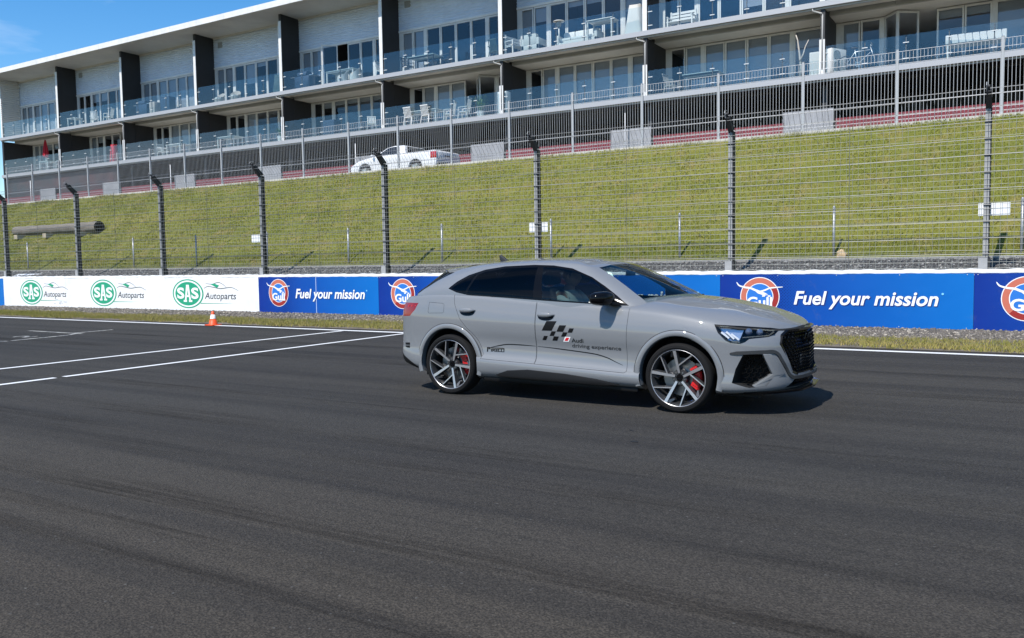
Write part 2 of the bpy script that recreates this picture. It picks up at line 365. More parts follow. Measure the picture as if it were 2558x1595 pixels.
structure('grid_box_line', b, MAT_LINE_OLD)
v, f = text_geo('2', 0.62, bold=0.006)
b = MB(); b.add([(-18.66 - y * 1.0, 10.05 + x * 1.3, .005) for x, y in v], f); structure('grid_number', b, MAT_LINE_OLD)
# rubber marks left along the driving line
def rubber_mat():
    m = bpy.data.materials.new('rubber_mark'); m.use_nodes = True; t = m.node_tree; t.nodes.clear(); L = t.links.new
    o = N(t, 'ShaderNodeOutputMaterial'); mx = N(t, 'ShaderNodeMixShader'); tr = N(t, 'ShaderNodeBsdfTransparent'); df_ = N(t, 'ShaderNodeBsdfDiffuse'); df_.inputs['Color'].default_value = (.0125, .012, .012, 1)
    g = N(t, 'ShaderNodeNewGeometry'); mp = N(t, 'ShaderNodeMapping'); mp.inputs['Scale'].default_value = (.5, 22, 1); L(g.outputs['Position'], mp.inputs[0])
    n = N(t, 'ShaderNodeTexNoise'); n.inputs['Scale'].default_value = 1; n.inputs['Detail'].default_value = 7; n.inputs['Roughness'].default_value = .7; L(mp.outputs[0], n.inputs['Vector'])
    mp2 = N(t, 'ShaderNodeMapping'); mp2.inputs['Scale'].default_value = (.33, 1.1, 1); L(g.outputs['Position'], mp2.inputs[0])
    n2 = N(t, 'ShaderNodeTexNoise'); n2.inputs['Scale'].default_value = 1; n2.inputs['Detail'].default_value = 4; L(mp2.outputs[0], n2.inputs['Vector'])
    tcx = N(t, 'ShaderNodeTexCoord'); sx = N(t, 'ShaderNodeSeparateXYZ'); L(tcx.outputs['Generated'], sx.inputs[0])
    r0 = N(t, 'ShaderNodeValToRGB'); r0.color_ramp.elements[0].color = (0, 0, 0, 1); r0.color_ramp.elements[1].color = (0, 0, 0, 1); e = r0.color_ramp.elements.new(.5); e.color = (1, 1, 1, 1); L(sx.outputs['Y'], r0.inputs[0])
    r1 = N(t, 'ShaderNodeValToRGB'); r1.color_ramp.elements[0].position = .40; r1.color_ramp.elements[1].position = .70; L(n.outputs['Fac'], r1.inputs[0])
    r2 = N(t, 'ShaderNodeValToRGB'); r2.color_ramp.elements[0].position = .38; r2.color_ramp.elements[1].position = .66; L(n2.outputs['Fac'], r2.inputs[0])
    a = N(t, 'ShaderNodeMath', operation='MULTIPLY'); L(r1.outputs[0], a.inputs[0]); L(r2.outputs[0], a.inputs[1])
    c = N(t, 'ShaderNodeMath', operation='MULTIPLY'); L(a.outputs[0], c.inputs[0]); L(r0.outputs[0], c.inputs[1])
    d = N(t, 'ShaderNodeMath', operation='MULTIPLY'); L(c.outputs[0], d.inputs[0]); d.inputs[1].default_value = 0.62
    L(d.outputs[0], mx.inputs[0]); L(tr.outputs[0], mx.inputs[1]); L(df_.outputs[0], mx.inputs[2]); L(mx.outputs[0], o.inputs[0]); return m
MAT_RUB = rubber_mat()
for k, (ym, w, sl) in enumerate(((2.62, .20, .0), (2.93, .16, -.008), (3.45, .34, .004), (4.12, .40, -.05), (4.75, .30, .0), (5.5, .45, .01), (6.6, .30, -.01), (9.9, .5, .01), (11.6, .35, .0))):
    b = MB(); n = 40
    for i in range(n + 1):
        x = -45 + 50 * i / n; y = ym + sl * (x + 3) + .02 * math.sin(x * .4 + k); b.v += [(x, y - w / 2, .0022 + .0002 * k), (x, y + w / 2, .0022 + .0002 * k)]
    for i in range(n): b.f.append((2*i, 2*i+2, 2*i+3, 2*i+1)); b.m.append(0)
    structure('tyre_mark', b, MAT_RUB, fix=False)
# two small dark oil spots
b = MB()
for (cx, cy, r) in ((-2.73, 6.32, .022), (-2.93, 6.72, .013), (-9.5, 4.2, .02)):
    n = 10; k = len(b.v); b.v += [(cx + r * (1 + .3 * math.sin(3 * i)) * math.cos(2 * math.pi * i / n) * 1.5, cy + r * math.sin(2 * math.pi * i / n), .004) for i in range(n)]; b.f.append(tuple(range(k, k + n))); b.m.append(0)
structure('oil_spot', b, M('oil', (0.012, 0.012, 0.013), 0.4))

def bank_z(y): return 1.45 + (y - 20.1) / (25.35 - 20.1) * (4.98 - 1.45)
def lump(x, y): return 0.03 * math.sin(x * .9 + y) * math.sin(y * 1.7 + x * .31) + 0.015 * math.sin(x * 2.7 + 1.3 * y)
b = MB(); nx, ny = 180, 14
ys = [20.08 + (25.42 - 20.08) * j / ny for j in range(ny + 1)]
for i in range(nx + 1):
    x = -110 + 150 * i / nx
    for j, y in enumerate(ys): b.v.append((x, y, bank_z(y) + (lump(x, y) if 0 < j < ny else 0)))
for i in range(nx):
    for j in range(ny): k = i * (ny + 1) + j; b.f.append((k, k + ny + 1, k + ny + 2, k + 1)); b.m.append(0)
structure('embankment', b, MAT_BANK, True)
structure('gravel_shelf', strip([(18.75, 1.14), (19.2, 1.16), (19.7, 1.27), (20.02, 1.41)], -110, 40, 60), M('gravel_bed', (0.085, 0.083, 0.08), 0.9, var=(30, .5), bump=(35, 1, .04)))
b = MB(); b.box(-110, 40, 20.0, 20.13, 1.2, 1.455); structure('garden_edging', b, MAT_CONC)
b = MB(); b.box(-110, 40, 25.40, 25.78, 4.5, 5.085); structure('concourse_kerb', b, M('pale_kerb_concrete', (0.50, 0.48, 0.44), 0.85, var=(1.6, .22), bump=(40, .3, .01)))
structure('concourse', strip([(25.7, 4.95), (28, 5.30), (30, 5.35), (36, 5.35), (60, 5.35)], -120, 60, 4), M('concourse_asphalt', (0.045, 0.044, 0.043), 0.9, var=(2, .2)))

# ---- stuff: grass blades and stones
def blades(name, n, xr, yr, zf, h0, h1, w, mat, label, cull=None, density=None):
    xs = RNG.uniform(*xr, n); ys_ = RNG.uniform(*yr, n)
    if density is not None:
        keep = RNG.random(n) < density(xs, ys_); xs, ys_ = xs[keep], ys_[keep]
    n = len(xs); zs = zf(xs, ys_)
    k = 3; V = np.zeros((n * k, 3, 3)); 
    bx = np.repeat(xs, k) + RNG.normal(0, .018, n * k); by = np.repeat(ys_, k) + RNG.normal(0, .018, n * k); bz = np.repeat(zs, k)
    a = RNG.uniform(0, math.pi, n * k); hh = RNG.uniform(h0, h1, n * k); ww = w * RNG.uniform(.6, 1.4, n * k)
    lx = RNG.normal(0, .45, n * k) * hh; ly = RNG.normal(0, .45, n * k) * hh
    ca, sa = np.cos(a) * ww, np.sin(a) * ww
    V[:, 0] = np.stack([bx - ca, by - sa, bz - .01], -1); V[:, 1] = np.stack([bx + ca, by + sa, bz - .01], -1); V[:, 2] = np.stack([bx + lx, by + ly, bz + hh], -1)
    me = bpy.data.meshes.new(name); nt_ = n * k
    me.vertices.add(nt_ * 3); me.vertices.foreach_set('co', V.reshape(-1))
    me.loops.add(nt_ * 3); me.loops.foreach_set('vertex_index', np.arange(nt_ * 3, dtype=np.int32))
    me.polygons.add(nt_); me.polygons.foreach_set('loop_start', np.arange(0, nt_ * 3, 3, dtype=np.int32))
    me.update(calc_edges=True); me.materials.append(mat)
    return tag(link(name, me), label, 'grass', kind='stuff')
lumpv = lambda x, y: 0.03 * np.sin(x * .9 + y) * np.sin(y * 1.7 + x * .31) + 0.015 * np.sin(x * 2.7 + 1.3 * y)
blades('bank_grass', 130000, (-52, 2.5), (20.12, 25.42), lambda x, y: 1.45 + (y - 20.1) / 5.25 * 3.53 + lumpv(x, y), .020, .055, .010, MAT_BLADE, 'mown green and yellow grass covering the sloping bank behind the fence')
blades('verge_grass', 62000, (-44, 3), (14.55, 16.9), lambda x, y: 0.015 + 0 * x, .02, .065, .007, MAT_VBLADE, 'narrow strip of dry yellow green grass along the edge of the track',
       density=lambda x, y: np.clip(np.minimum((y - 14.62 - .10 * np.sin(x * 1.3) - .06 * np.sin(x * 4.1)) / .25, (16.75 - y + .18 * np.sin(x * .8) + .1 * np.sin(x * 2.9)) / .5), 0, 1))
def clumps(x, y): return np.clip((np.sin(x * .83 + 2 * np.sin(y * 1.1)) * np.sin(y * 2.3 + 1.7 * np.sin(x * .47)) - .62) * 2.6, 0, 1)
blades('weed_clumps', 22000, (-52, 2.5), (20.15, 25.40), lambda x, y: 1.45 + (y - 20.1) / 5.25 * 3.53 + lumpv(x, y), .045, .10, .009, MAT_BLADE, 'taller uneven weed clumps scattered over the grass bank', density=clumps)
blades('kerb_tufts', 5200, (-52, 2.5), (25.28, 25.41), lambda x, y: 4.93 + 0 * x, .07, .22, .008, MAT_BLADE, 'ragged grass tufts along the top edge of the bank below the kerb', density=lambda x, y: np.clip(.35 + .6 * np.sin(x * 1.9) * np.sin(x * .61), .05, 1))
blades('edging_tufts', 4200, (-46, 2.5), (20.10, 20.2), lambda x, y: 1.44 + 0 * x, .05, .13, .008, MAT_BLADE, 'grass tufts hanging over the concrete edging above the gravel', density=lambda x, y: np.clip(.3 + .6 * np.sin(x * 2.3) * np.sin(x * .77), .03, 1))
OCT_V = np.array([(1,0,0),(-1,0,0),(0,1,0),(0,-1,0),(0,0,1),(0,0,-1)], float); OCT_F = np.array([(0,2,4),(2,1,4),(1,3,4),(3,0,4),(2,0,5),(1,2,5),(3,1,5),(0,3,5)])
def stones(name, n, xr, yr, zf, r0, r1, mat, label, density=None):
    x = RNG.uniform(*xr, n); y = RNG.uniform(*yr, n)
    if density is not None:
        keep = RNG.random(n) < density(x, y); x, y = x[keep], y[keep]
    n = len(x); z = zf(x, y); r = RNG.uniform(r0, r1, n) * RNG.choice([.7, 1, 1, 1.35], n)
    q = RNG.normal(size=(n, 4)); q /= np.linalg.norm(q, axis=1, keepdims=True); w_, a, b_, c = q.T
    Rm = np.stack([1-2*(b_*b_+c*c), 2*(a*b_-c*w_), 2*(a*c+b_*w_), 2*(a*b_+c*w_), 1-2*(a*a+c*c), 2*(b_*c-a*w_), 2*(a*c-b_*w_), 2*(b_*c+a*w_), 1-2*(a*a+b_*b_)], -1).reshape(n, 3, 3)
    base = OCT_V[None] * RNG.uniform(.6, 1.25, (n, 6, 1)) * (r[:, None, None])
    V = np.einsum('nij,nkj->nki', Rm, base); V[..., 2] *= .75; V += np.stack([x, y, z], -1)[:, None]
    Fc = (OCT_F[None] + (np.arange(n) * 6)[:, None, None]).reshape(-1)
    me = bpy.data.meshes.new(name); me.vertices.add(n * 6); me.vertices.foreach_set('co', V.reshape(-1))
    me.loops.add(len(Fc)); me.loops.foreach_set('vertex_index', Fc.astype(np.int32)); me.polygons.add(n * 8); me.polygons.foreach_set('loop_start', np.arange(0, n * 24, 3, dtype=np.int32))
    me.update(calc_edges=True); me.materials.append(mat)
    return tag(link(name, me), label, 'gravel', kind='stuff')
stones('shelf_gravel', 30000, (-48, 2), (18.86, 20.0), lambda x, y: np.interp(y, [18.75, 19.2, 19.7, 20.02], [1.14, 1.16, 1.27, 1.41]), .018, .042, MAT_GRAVEL, 'loose grey gravel on the shelf between barrier and grass bank')
stones('verge_gravel', 26000, (-46, 2), (16.2, 18.62), lambda x, y: 0.03 + 0 * x, .016, .040, MAT_GRAVELB, 'loose brown and grey gravel along the foot of the barrier', density=lambda x, y: np.clip((y - 16.35 - .2 * np.sin(x * .9)) / .6, 0, 1))
# ------------------------------------------------------------------ barrier with advertising boards
bw = thing('barrier_wall', 'long low white concrete barrier beside the track under the mesh fence', 'barrier', (-20, Y_WALL, 0), world=True)
for i in range(14):
    xa = -60.9 + 5 * i
    b = MB(); b.prism([(Y_WALL, 0), (Y_WALL, 1.165), (Y_WALL + .02, 1.185), (Y_WALL + .24, 1.185), (Y_WALL + .26, 1.165), (Y_WALL + .26, 0)], xa + .004, xa + 4.996, axis='x')
    part('wall_panel', b, MAT_WCONC, bw)
# crumpled white flashing along the top edge
b = MB(); n = 520; pr = []
for i in range(n + 1):
    x = -52 + 58 * i / n; a = .012 * math.sin(i * 1.9) + .010 * math.sin(i * .73 + 1)
    pr.append(((x, Y_WALL - .022 + a * .4, 1.126 + a * .35), (x, Y_WALL - .030 + a * .5, 1.190 + a * .5), (x, Y_WALL + .10, 1.203 + a * .6)))
for i in range(n):
    k = len(b.v); b.v += list(pr[i]) + list(pr[i + 1]); b.f += [(k, k + 3, k + 4, k + 1), (k + 1, k + 4, k + 5, k + 2)]; b.m += [0, 0]
part('top_flashing', b, M('white_flashing', (0.70, 0.70, 0.69), 0.45, var=(7, .2)), bw, True)

WHITE_PRINT = M('white_print', (0.80, 0.80, 0.80), 0.45)
def board_gradient(name, cA, cB, cC):
    m = bpy.data.materials.new(name); m.use_nodes = True; t = m.node_tree; b = t.nodes['Principled BSDF']; L = t.links.new
    tc = N(t, 'ShaderNodeTexCoord'); sp = N(t, 'ShaderNodeSeparateXYZ'); L(tc.outputs['Generated'], sp.inputs[0])
    r = N(t, 'ShaderNodeValToRGB'); r.color_ramp.elements[0].color = (*cA, 1); r.color_ramp.elements[1].color = (*cC, 1); e = r.color_ramp.elements.new(.45); e.color = (*cB, 1)
    L(sp.outputs['X'], r.inputs[0])
    # printed half-tone dots between emblem and lettering
    ob = N(t, 'ShaderNodeNewGeometry'); mp = N(t, 'ShaderNodeMapping'); mp.inputs['Rotation'].default_value = (0, R(45), 0); mp.inputs['Scale'].default_value = (22, 0, 22); L(ob.outputs['Position'], mp.inputs[0])
    fr = N(t, 'ShaderNodeVectorMath', operation='FRACTION'); L(mp.outputs[0], fr.inputs[0])
    sb = N(t, 'ShaderNodeVectorMath', operation='SUBTRACT'); L(fr.outputs[0], sb.inputs[0]); sb.inputs[1].default_value = (.5, 0, .5)
    ln = N(t, 'ShaderNodeVectorMath', operation='LENGTH'); L(sb.outputs[0], ln.inputs[0])
    rz = N(t, 'ShaderNodeValToRGB'); rz.color_ramp.elements[0].position = .12; rz.color_ramp.elements[0].color = (0,0,0,1); rz.color_ramp.elements[1].position = .40; rz.color_ramp.elements[1].color = (0,0,0,1)
    e = rz.color_ramp.elements.new(.23); e.color = (.36,.36,.36,1); L(sp.outputs['X'], rz.inputs[0])
    lt = N(t, 'ShaderNodeMath', operation='LESS_THAN'); L(ln.outputs['Value'], lt.inputs[0]); L(rz.outputs[0], lt.inputs[1])
    mx = N(t, 'ShaderNodeMixRGB'); L(lt.outputs[0], mx.inputs[0]); L(r.outputs[0], mx.inputs[1]); mx.inputs[2].default_value = (*[c * .62 for c in cA], 1)
    gn = N(t, 'ShaderNodeTexNoise'); gn.inputs['Scale'].default_value = 3.0; gn.inputs['Detail'].default_value = 8; gn.inputs['Roughness'].default_value = .75; L(ob.outputs['Position'], gn.inputs['Vector'])
    sc_ = N(t, 'ShaderNodeValToRGB'); sc_.color_ramp.elements[0].position = .60; sc_.color_ramp.elements[1].position = .80; sc_.color_ramp.elements[1].color = (.22, .22, .22, 1); L(gn.outputs['Fac'], sc_.inputs[0])
    dm_ = N(t, 'ShaderNodeMixRGB'); L(sc_.outputs[0], dm_.inputs[0]); L(mx.outputs[0], dm_.inputs[1]); dm_.inputs[2].default_value = (.16, .16, .15, 1); mx = dm_
    wn = N(t, 'ShaderNodeTexNoise'); wn.inputs['Scale'].default_value = 1.6; wn.inputs['Detail'].default_value = 2; L(ob.outputs['Position'], wn.inputs['Vector'])
    wb = N(t, 'ShaderNodeBump'); wb.inputs['Strength'].default_value = .35; wb.inputs['Distance'].default_value = .05; L(wn.outputs['Fac'], wb.inputs['Height']); L(wb.outputs[0], b.inputs['Normal'])
    L(mx.outputs[0], b.inputs['Base Color']); b.inputs['Roughness'].default_value = 0.45; b.inputs['Specular IOR Level'].default_value = 0.25
    return m
MAT_BLUE = board_gradient('blue_board_print', (0.002, 0.026, 0.23), (0.002, 0.068, 0.34), (0.001, 0.135, 0.46))
MAT_RING_HI = M('red_ring_print', (0.30, 0.020, 0.016), 0.4); MAT_RING_LO = M('pale_red_ring_print', (0.52, 0.14, 0.09), 0.4)
MAT_DISC = M('disc_blue_print', (0.02, 0.16, 0.55), 0.4)
Y_B = Y_WALL - .034
def flat(poly, y): return [(p[0], y, p[1]) for p in poly]
def ring_mesh(cx, cz, r0, r1, y, n=48, a0=0.0, a1=2 * math.pi):
    b = MB(); k = 0
    for i in range(n + 1):
        a = a0 + (a1 - a0) * i / n
        b.v += [(cx + r0 * math.cos(a), y, cz + r0 * math.sin(a)), (cx + r1 * math.cos(a), y, cz + r1 * math.sin(a))]
    for i in range(n): b.f.append((2*i, 2*i+1, 2*i+3, 2*i+2)); b.m.append(0)
    return b
def disc_mesh(cx, cz, r, y, n=48, sx=1.0):
    b = MB(); b.v = [(cx + sx * r * math.cos(2*math.pi*i/n), y, cz + r * math.sin(2*math.pi*i/n)) for i in range(n)]; b.f = [tuple(range(n))]; b.m = [0]; return b
def lettering(parent, name, body, x0, x1, zb, h, y, mat, shear=0, bold=0.0, label=None, spacing=1.0):
    v, f = text_geo(body, 1.0, shear, bold, spacing)
    vx = [p[0] for p in v]; vz = [p[1] for p in v]; a, c = min(vx), max(vx)
    cap = 0.729
    s = h / cap; sx = (x1 - x0) / (c - a)
    b = MB(); b.add([(x0 + (p[0] - a) * sx, y, zb + p[1] * s) for p in v], f)
    return part(name, b, mat, parent, label=label, fix=False)
def poly_ribbon(pts, widths, y):
    b = MB(); n = len(pts)
    for i, (x, z) in enumerate(pts):
        x2, z2 = pts[min(i+1, n-1)]; x1_, z1_ = pts[max(i-1, 0)]; d = Vector((x2 - x1_, z2 - z1_)).normalized(); w = widths[i] / 2
        b.v += [(x - d.y * w, y, z + d.x * w), (x + d.y * w, y, z - d.x * w)]
    for i in range(n - 1): b.f.append((2*i, 2*i+1, 2*i+3, 2*i+2)); b.m.append(0)
    return b
def spline2(pts, n=6):
    out = []; m = len(pts)
    for i in range(m - 1):
        p0, p1, p2, p3 = (np.array(pts[max(i-1, 0)]), np.array(pts[i]), np.array(pts[i+1]), np.array(pts[min(i+2, m-1)]))
        for k in range(n):
            t = k / n; out.append(tuple(0.5 * (2*p1 + (p2-p0)*t + (2*p0-5*p1+4*p2-p3)*t*t + (3*p1-p0-3*p2+p3)*t**3)))
    out.append(tuple(pts[-1])); return out
def board(x0, x1, mat, label, seams=()):
    t = thing('advertising_board', label, 'banner', ((x0 + x1) / 2, Y_B, .03), group='advertising boards on the barrier', world=True)
    cuts = [x0] + list(seams) + [x1]
    b = MB(); n = 40; xs = [x0 + (x1 - x0) * i / n for i in range(n + 1)]
    zt = lambda x: 1.122 + .004 * math.sin(x * 2.1); zb = lambda x: .022 + .010 * math.sin(x * 1.3 + .5) + .006 * math.sin(x * 4.7)
    for x in xs: b.v += [(x, Y_B + .012, zb(x)), (x, Y_B, zb(x)), (x, Y_B, zt(x)), (x, Y_B + .012, zt(x))]
    for i in range(n):
        k = 4 * i; b.f += [(k+1, k+5, k+6, k+2), (k, k+4, k+5, k+1), (k+2, k+6, k+7, k+3)]; b.m += [0, 0, 0]
    k = 4 * n; b.f += [(0, 1, 2, 3), (k, k+3, k+2, k+1)]; b.m += [0, 0]
    part('sheet', b, mat, t)
    for sx in seams:
        b = MB(); b.box(sx - .008, sx + .008, Y_B - .003, Y_B, .03, 1.12); part('seam_strip', b, M('seam', (0.55, 0.62, 0.75), .4), t)
    for sx in np.arange(x0 + .06, x1, 1.2):
        b = MB(); b.sphere((sx, Y_B - .001, 1.095), .011, 8, 4, (1, .4, 1)); b.sphere((sx, Y_B - .001, .055), .011, 8, 4, (1, .4, 1)); part('rivet', b, M('rivet', (.5, .5, .52), .4, .6), t, True)
    return t
def fuel_board(x0, label, x1=None, seams=()):
    x1 = x1 or x0 + 4.975
    t = board(x0, x1 - .006, MAT_BLUE, label, seams)
    cx, cz, r = x0 + .875, .64, .425; y1 = Y_B - .0035
    part('emblem_border', disc_mesh(cx, cz, r, y1, 56), WHITE_PRINT, t, fix=False)
    part('emblem_ring', ring_mesh(cx, cz, .295, .408, y1 - .002, 40, R(-135), R(35)), MAT_RING_HI, t, fix=False)
    part('emblem_ring', ring_mesh(cx, cz, .295, .408, y1 - .002, 40, R(35), R(225)), MAT_RING_LO, t, fix=False)
    part('emblem_disc', disc_mesh(cx, cz, .278, y1 - .002, 48), MAT_DISC, t, fix=False)
    S = lambda q: [(cx + a * .9, cz + c * .9) for a, c in q]
    wing = S(spline2([(-.56, .35), (-.50, .27), (-.36, .225), (-.22, .205), (-.10, .155), (.0, .125), (.12, .155), (.24, .205), (.40, .225), (.55, .235)], 5))
    nW = len(wing); wd = [.010 + .036 * math.sin(math.pi * min(1, max(0, i / (nW - 1)))) ** .6 * (0.75 if i > nW / 2 else 1) for i in range(nW)]
    body = S([(-.13, .155), (-.06, .17), (.04, .13), (.14, .09), (.21, .045), (.12, .055), (.18, .02), (.06, .045), (-.04, .075), (-.09, .12)])
    b = poly_ribbon(wing, wd, y1 - .005); part('bird_emblem', b, WHITE_PRINT, t, fix=False)
    b = MB(); b.v = flat(body, y1 - .006); b.f = [tuple(range(len(body)))]; b.m = [0]; part('bird_emblem', b, WHITE_PRINT, t, fix=False)
    o = lettering(t, 'lettering', 'Gull', cx - .27, cx + .27, cz - .225, .225, y1 - .008, WHITE_PRINT, bold=.028)
    b = MB()
    for sx in (.085, .205): # slab serifs of the two l
        b.add(flat([(cx + sx - .03, cz - .235), (cx + sx + .085, cz - .235), (cx + sx + .085, cz - .205), (cx + sx - .03, cz - .205)], y1 - .0085), [(0, 1, 2, 3)])
        b.add(flat([(cx + sx - .03, cz - .0), (cx + sx + .03, cz - .0), (cx + sx + .03, cz + .03), (cx + sx - .03, cz + .03)], y1 - .0085), [(0, 1, 2, 3)])
    part('lettering', b, WHITE_PRINT, t, fix=False)
    sl = x0 + 1.60; 
    b_ = lettering(t, 'lettering', 'Fuel your mission', sl + .014, sl + 2.784, .478, .292, y1 - .002, M('letter_outline_print', (.004, .02, .16), .4), shear=.22, bold=.036)
    b_ = lettering(t, 'lettering', 'Fuel your mission', sl, sl + 2.77, .487, .287, y1 - .004, WHITE_PRINT, shear=.22, bold=.022)
    part('lettering', disc_mesh(sl + 2.84, .72, .022, y1 - .004, 12), M('pale_blue_print', (.2, .55, .85), .4), t, fix=False)
    return t
fuel_board(-20.70, 'blue board right of the white boards, its whole white slogan clear of the car', -15.82, seams=(-18.245,))
fuel_board(-15.82, 'blue board with round red emblem half hidden behind the rear of the grey car', -10.88, seams=(-13.35,))
fuel_board(-10.88, 'blue board behind the cabin and windscreen of the grey car', -5.93)
fuel_board(-5.93, 'blue board with white slogan in front of the grey car bonnet, right of it', -.95)
fuel_board(-.95, 'dark blue board cut off by the right edge of the picture', 4.02)
fuel_board(-40.45, 'sliver of dark blue board at the left edge of the picture', -35.52)
# white boards
GREEN = M('green_print', srgb(26, 150, 112), .4); GREYP = M('grey_print', srgb(92, 96, 98), .4); DARKP = M('dark_print', srgb(58, 60, 64), .4)
MAT_WBOARD = M('white_board', (0.78, 0.78, 0.78), .5, var=(1.4, .12), bump=(1.6, .3, .05))
def parts_board(x0, x1, cx, label):
    t = board(x0, x1 - .006, MAT_WBOARD, label)
    cz, y1, K = .585, Y_B - .0035, 1.63
    Q = lambda pts: [(cx + p * K, cz + q) for p, q in pts]
    def pl(name, pts, dy, mat):
        b = MB(); b.v = flat(Q(pts), y1 - dy); b.f = [tuple(range(len(pts)))]; b.m = [0]; return part(name, b, mat, t, fix=False)
    circ = lambda r, n=56: [(r * math.cos(2 * math.pi * i / n), r * math.sin(2 * math.pi * i / n)) for i in range(n)]
    pl('emblem_ring', circ(.485), 0, GREEN); pl('emblem_ring', circ(.445), .002, WHITE_PRINT); pl('emblem_disc', circ(.395), .004, GREEN)
    for ch, xa, xb, zb, h in (('S', -.335, -.11, -.15, .36), ('S', .11, .335, -.15, .36)):
        lettering(t, 'lettering', ch, cx + xa * K, cx + xb * K, cz + zb, h, y1 - .006, WHITE_PRINT, bold=.035)
    pl('lettering', [(-.045, .30), (-.045, .26), (-.095, -.21), (-.135, -.21), (-.135, -.275), (-.03, -.275), (-.03, -.21), (-.045, -.21), (-.035, -.11), (.035, -.11), (.045, -.21), (.03, -.21), (.03, -.275), (.135, -.275), (.135, -.21), (.095, -.21), (.045, .26), (.045, .30)], .007, WHITE_PRINT)
    pl('lettering', [(-.02, -.05), (.02, -.05), (0, .14)], .009, GREEN)
    lettering(t, 'lettering', 'Autoparts', cx + .84, cx + 2.36, cz - .165, .225, y1, DARKP, shear=.2, bold=.006)
    def rib(pts, w0, w1, dy):
        sw = spline2(Q(pts), 6); n = len(sw)
        part('car_outline_print', poly_ribbon(sw, [w0 + w1 * math.sin(math.pi * i / (n - 1)) for i in range(n)], y1 - dy), GREYP, t, fix=False)
    rib([(.50, .18), (.62, .245), (.80, .215), (1.0, .175), (1.2, .205), (1.35, .205), (1.52, .11)], .012, .014, 0)
    rib([(.56, .345), (.74, .32), (.86, .36), (.96, .375), (1.08, .31), (1.17, .215)], .010, .010, .001)
    pl('car_outline_print', [(.70, .325), (.90, .20), (.96, .28), (.82, .34)], .003, GREEN)
    pl('underline_print', [(.38, -.30), (.38, -.325), (1.4, -.305)], 0, GREEN)
    return t
tb = parts_board(-35.52, -31.18, -33.52, 'white board with green round logo at the far left, ripped below its lettering')
b = MB()
for k in range(9):
    xa = -31.62 + RNG.uniform(-.45, .3); za = .26 + RNG.uniform(-.10, .09); w = RNG.uniform(.10, .42)
    b.add([(xa, Y_B - .002, za), (xa + w, Y_B - .012, za - .01), (xa + w * .8, Y_B - .003, za - RNG.uniform(.012, .03)), (xa + w * .2, Y_B - .014, za - .02)], [(0, 1, 2, 3)])
part('torn_vinyl', b, M('torn_vinyl', (.45, .45, .44), .6, var=(20, .5)), tb, fix=False)
parts_board(-31.18, -26.5, -28.82, 'middle one of the three white boards with green round logos')
parts_board(-26.5, -20.70, -24.11, 'white board with green round logo beside the first blue board and the cone')
# ------------------------------------------------------------------ debris fence on the barrier
GALV = M('galvanised_steel', (0.36, 0.37, 0.38), 0.45, 0.55, var=(6, .2)); POSTG = M('grey_post_paint', (0.30, 0.30, 0.30), 0.55, var=(5, .15))
WIRE = M('fence_wire', (0.19, 0.20, 0.185), 0.55, 0.2); CABLE = M('steel_cable', (0.12, 0.125, 0.13), 0.5, 0.5); SHADEST = M('shaded_steel', (0.022, 0.022, 0.024), 0.6)  # shade on the posts' unlit side is put into the near-black steel colour
FP_X = [-0.78 + 5.004 * k for k in range(-9, 2)]
Y_F = 18.90
df = thing('debris_fence', 'tall wire mesh safety fence with bent grey posts on top of the barrier', 'fence', (-20, Y_F, 1.18), world=True)
def fence_post():
    b = MB()   # I-section: front flange, web, rear flange, then the arm bent towards the track
    for (z0, z1) in ((-.04, 3.12),):
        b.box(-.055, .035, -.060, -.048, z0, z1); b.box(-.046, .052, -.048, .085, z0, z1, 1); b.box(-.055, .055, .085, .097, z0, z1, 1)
    A, B = Vector((0, 0, 3.10)), Vector((0, -.30, 3.40))
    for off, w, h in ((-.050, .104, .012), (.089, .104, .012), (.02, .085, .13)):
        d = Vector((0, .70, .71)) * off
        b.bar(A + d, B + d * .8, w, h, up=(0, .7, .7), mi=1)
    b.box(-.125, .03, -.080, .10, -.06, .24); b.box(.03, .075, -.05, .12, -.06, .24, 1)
    for k in range(10):
        z = .30 + k * .315
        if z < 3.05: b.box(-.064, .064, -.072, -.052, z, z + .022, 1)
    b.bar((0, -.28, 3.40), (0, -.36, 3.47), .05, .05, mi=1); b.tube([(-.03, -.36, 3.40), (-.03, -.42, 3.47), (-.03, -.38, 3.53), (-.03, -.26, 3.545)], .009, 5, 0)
    return b.mesh('fence_post', [POSTG, SHADEST])
pm = fence_post()
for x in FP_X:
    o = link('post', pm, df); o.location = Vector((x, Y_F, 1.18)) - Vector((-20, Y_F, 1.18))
ZC = [1.49, 1.80, 2.12, 2.44, 2.75, 3.07, 3.39, 3.70, 4.03, 4.30]
def wire3(b, p, q, r):
    p = Vector(p); q = Vector(q); d = (q - p).normalized(); u = Vector((0, 0, 1)) if abs(d.z) < .9 else Vector((0, 1, 0)); a = d.cross(u).normalized(); c = a.cross(d)
    vs = []
    for e in (p, q):
        for k in range(3): t = math.pi / 2 + 2 * math.pi * k / 3; vs.append(e + a * (r * math.cos(t)) + c * (r * math.sin(t)))
    b.add(vs, [(0, 1, 4, 3), (1, 2, 5, 4), (2, 0, 3, 5)])
for z in ZC + ['t1', 't2']:
    b = MB()
    for i in range(len(FP_X) - 1):
        xa, xb = FP_X[i], FP_X[i + 1]
        for (p, q, s) in ((xa, (xa + xb) / 2, 1), ((xa + xb) / 2, xb, -1)):
            sag = .012
            y, zz = (Y_F - .085, z) if not isinstance(z, str) else ((Y_F - .34, 4.60) if z == 't1' else (Y_F - .30, 4.50))
            wire3(b, (p, y, zz - (sag if s < 0 else 0)), (q, y, zz - (sag if s > 0 else 0)), .0065)
    part('cable', b, CABLE, df, fix=False)
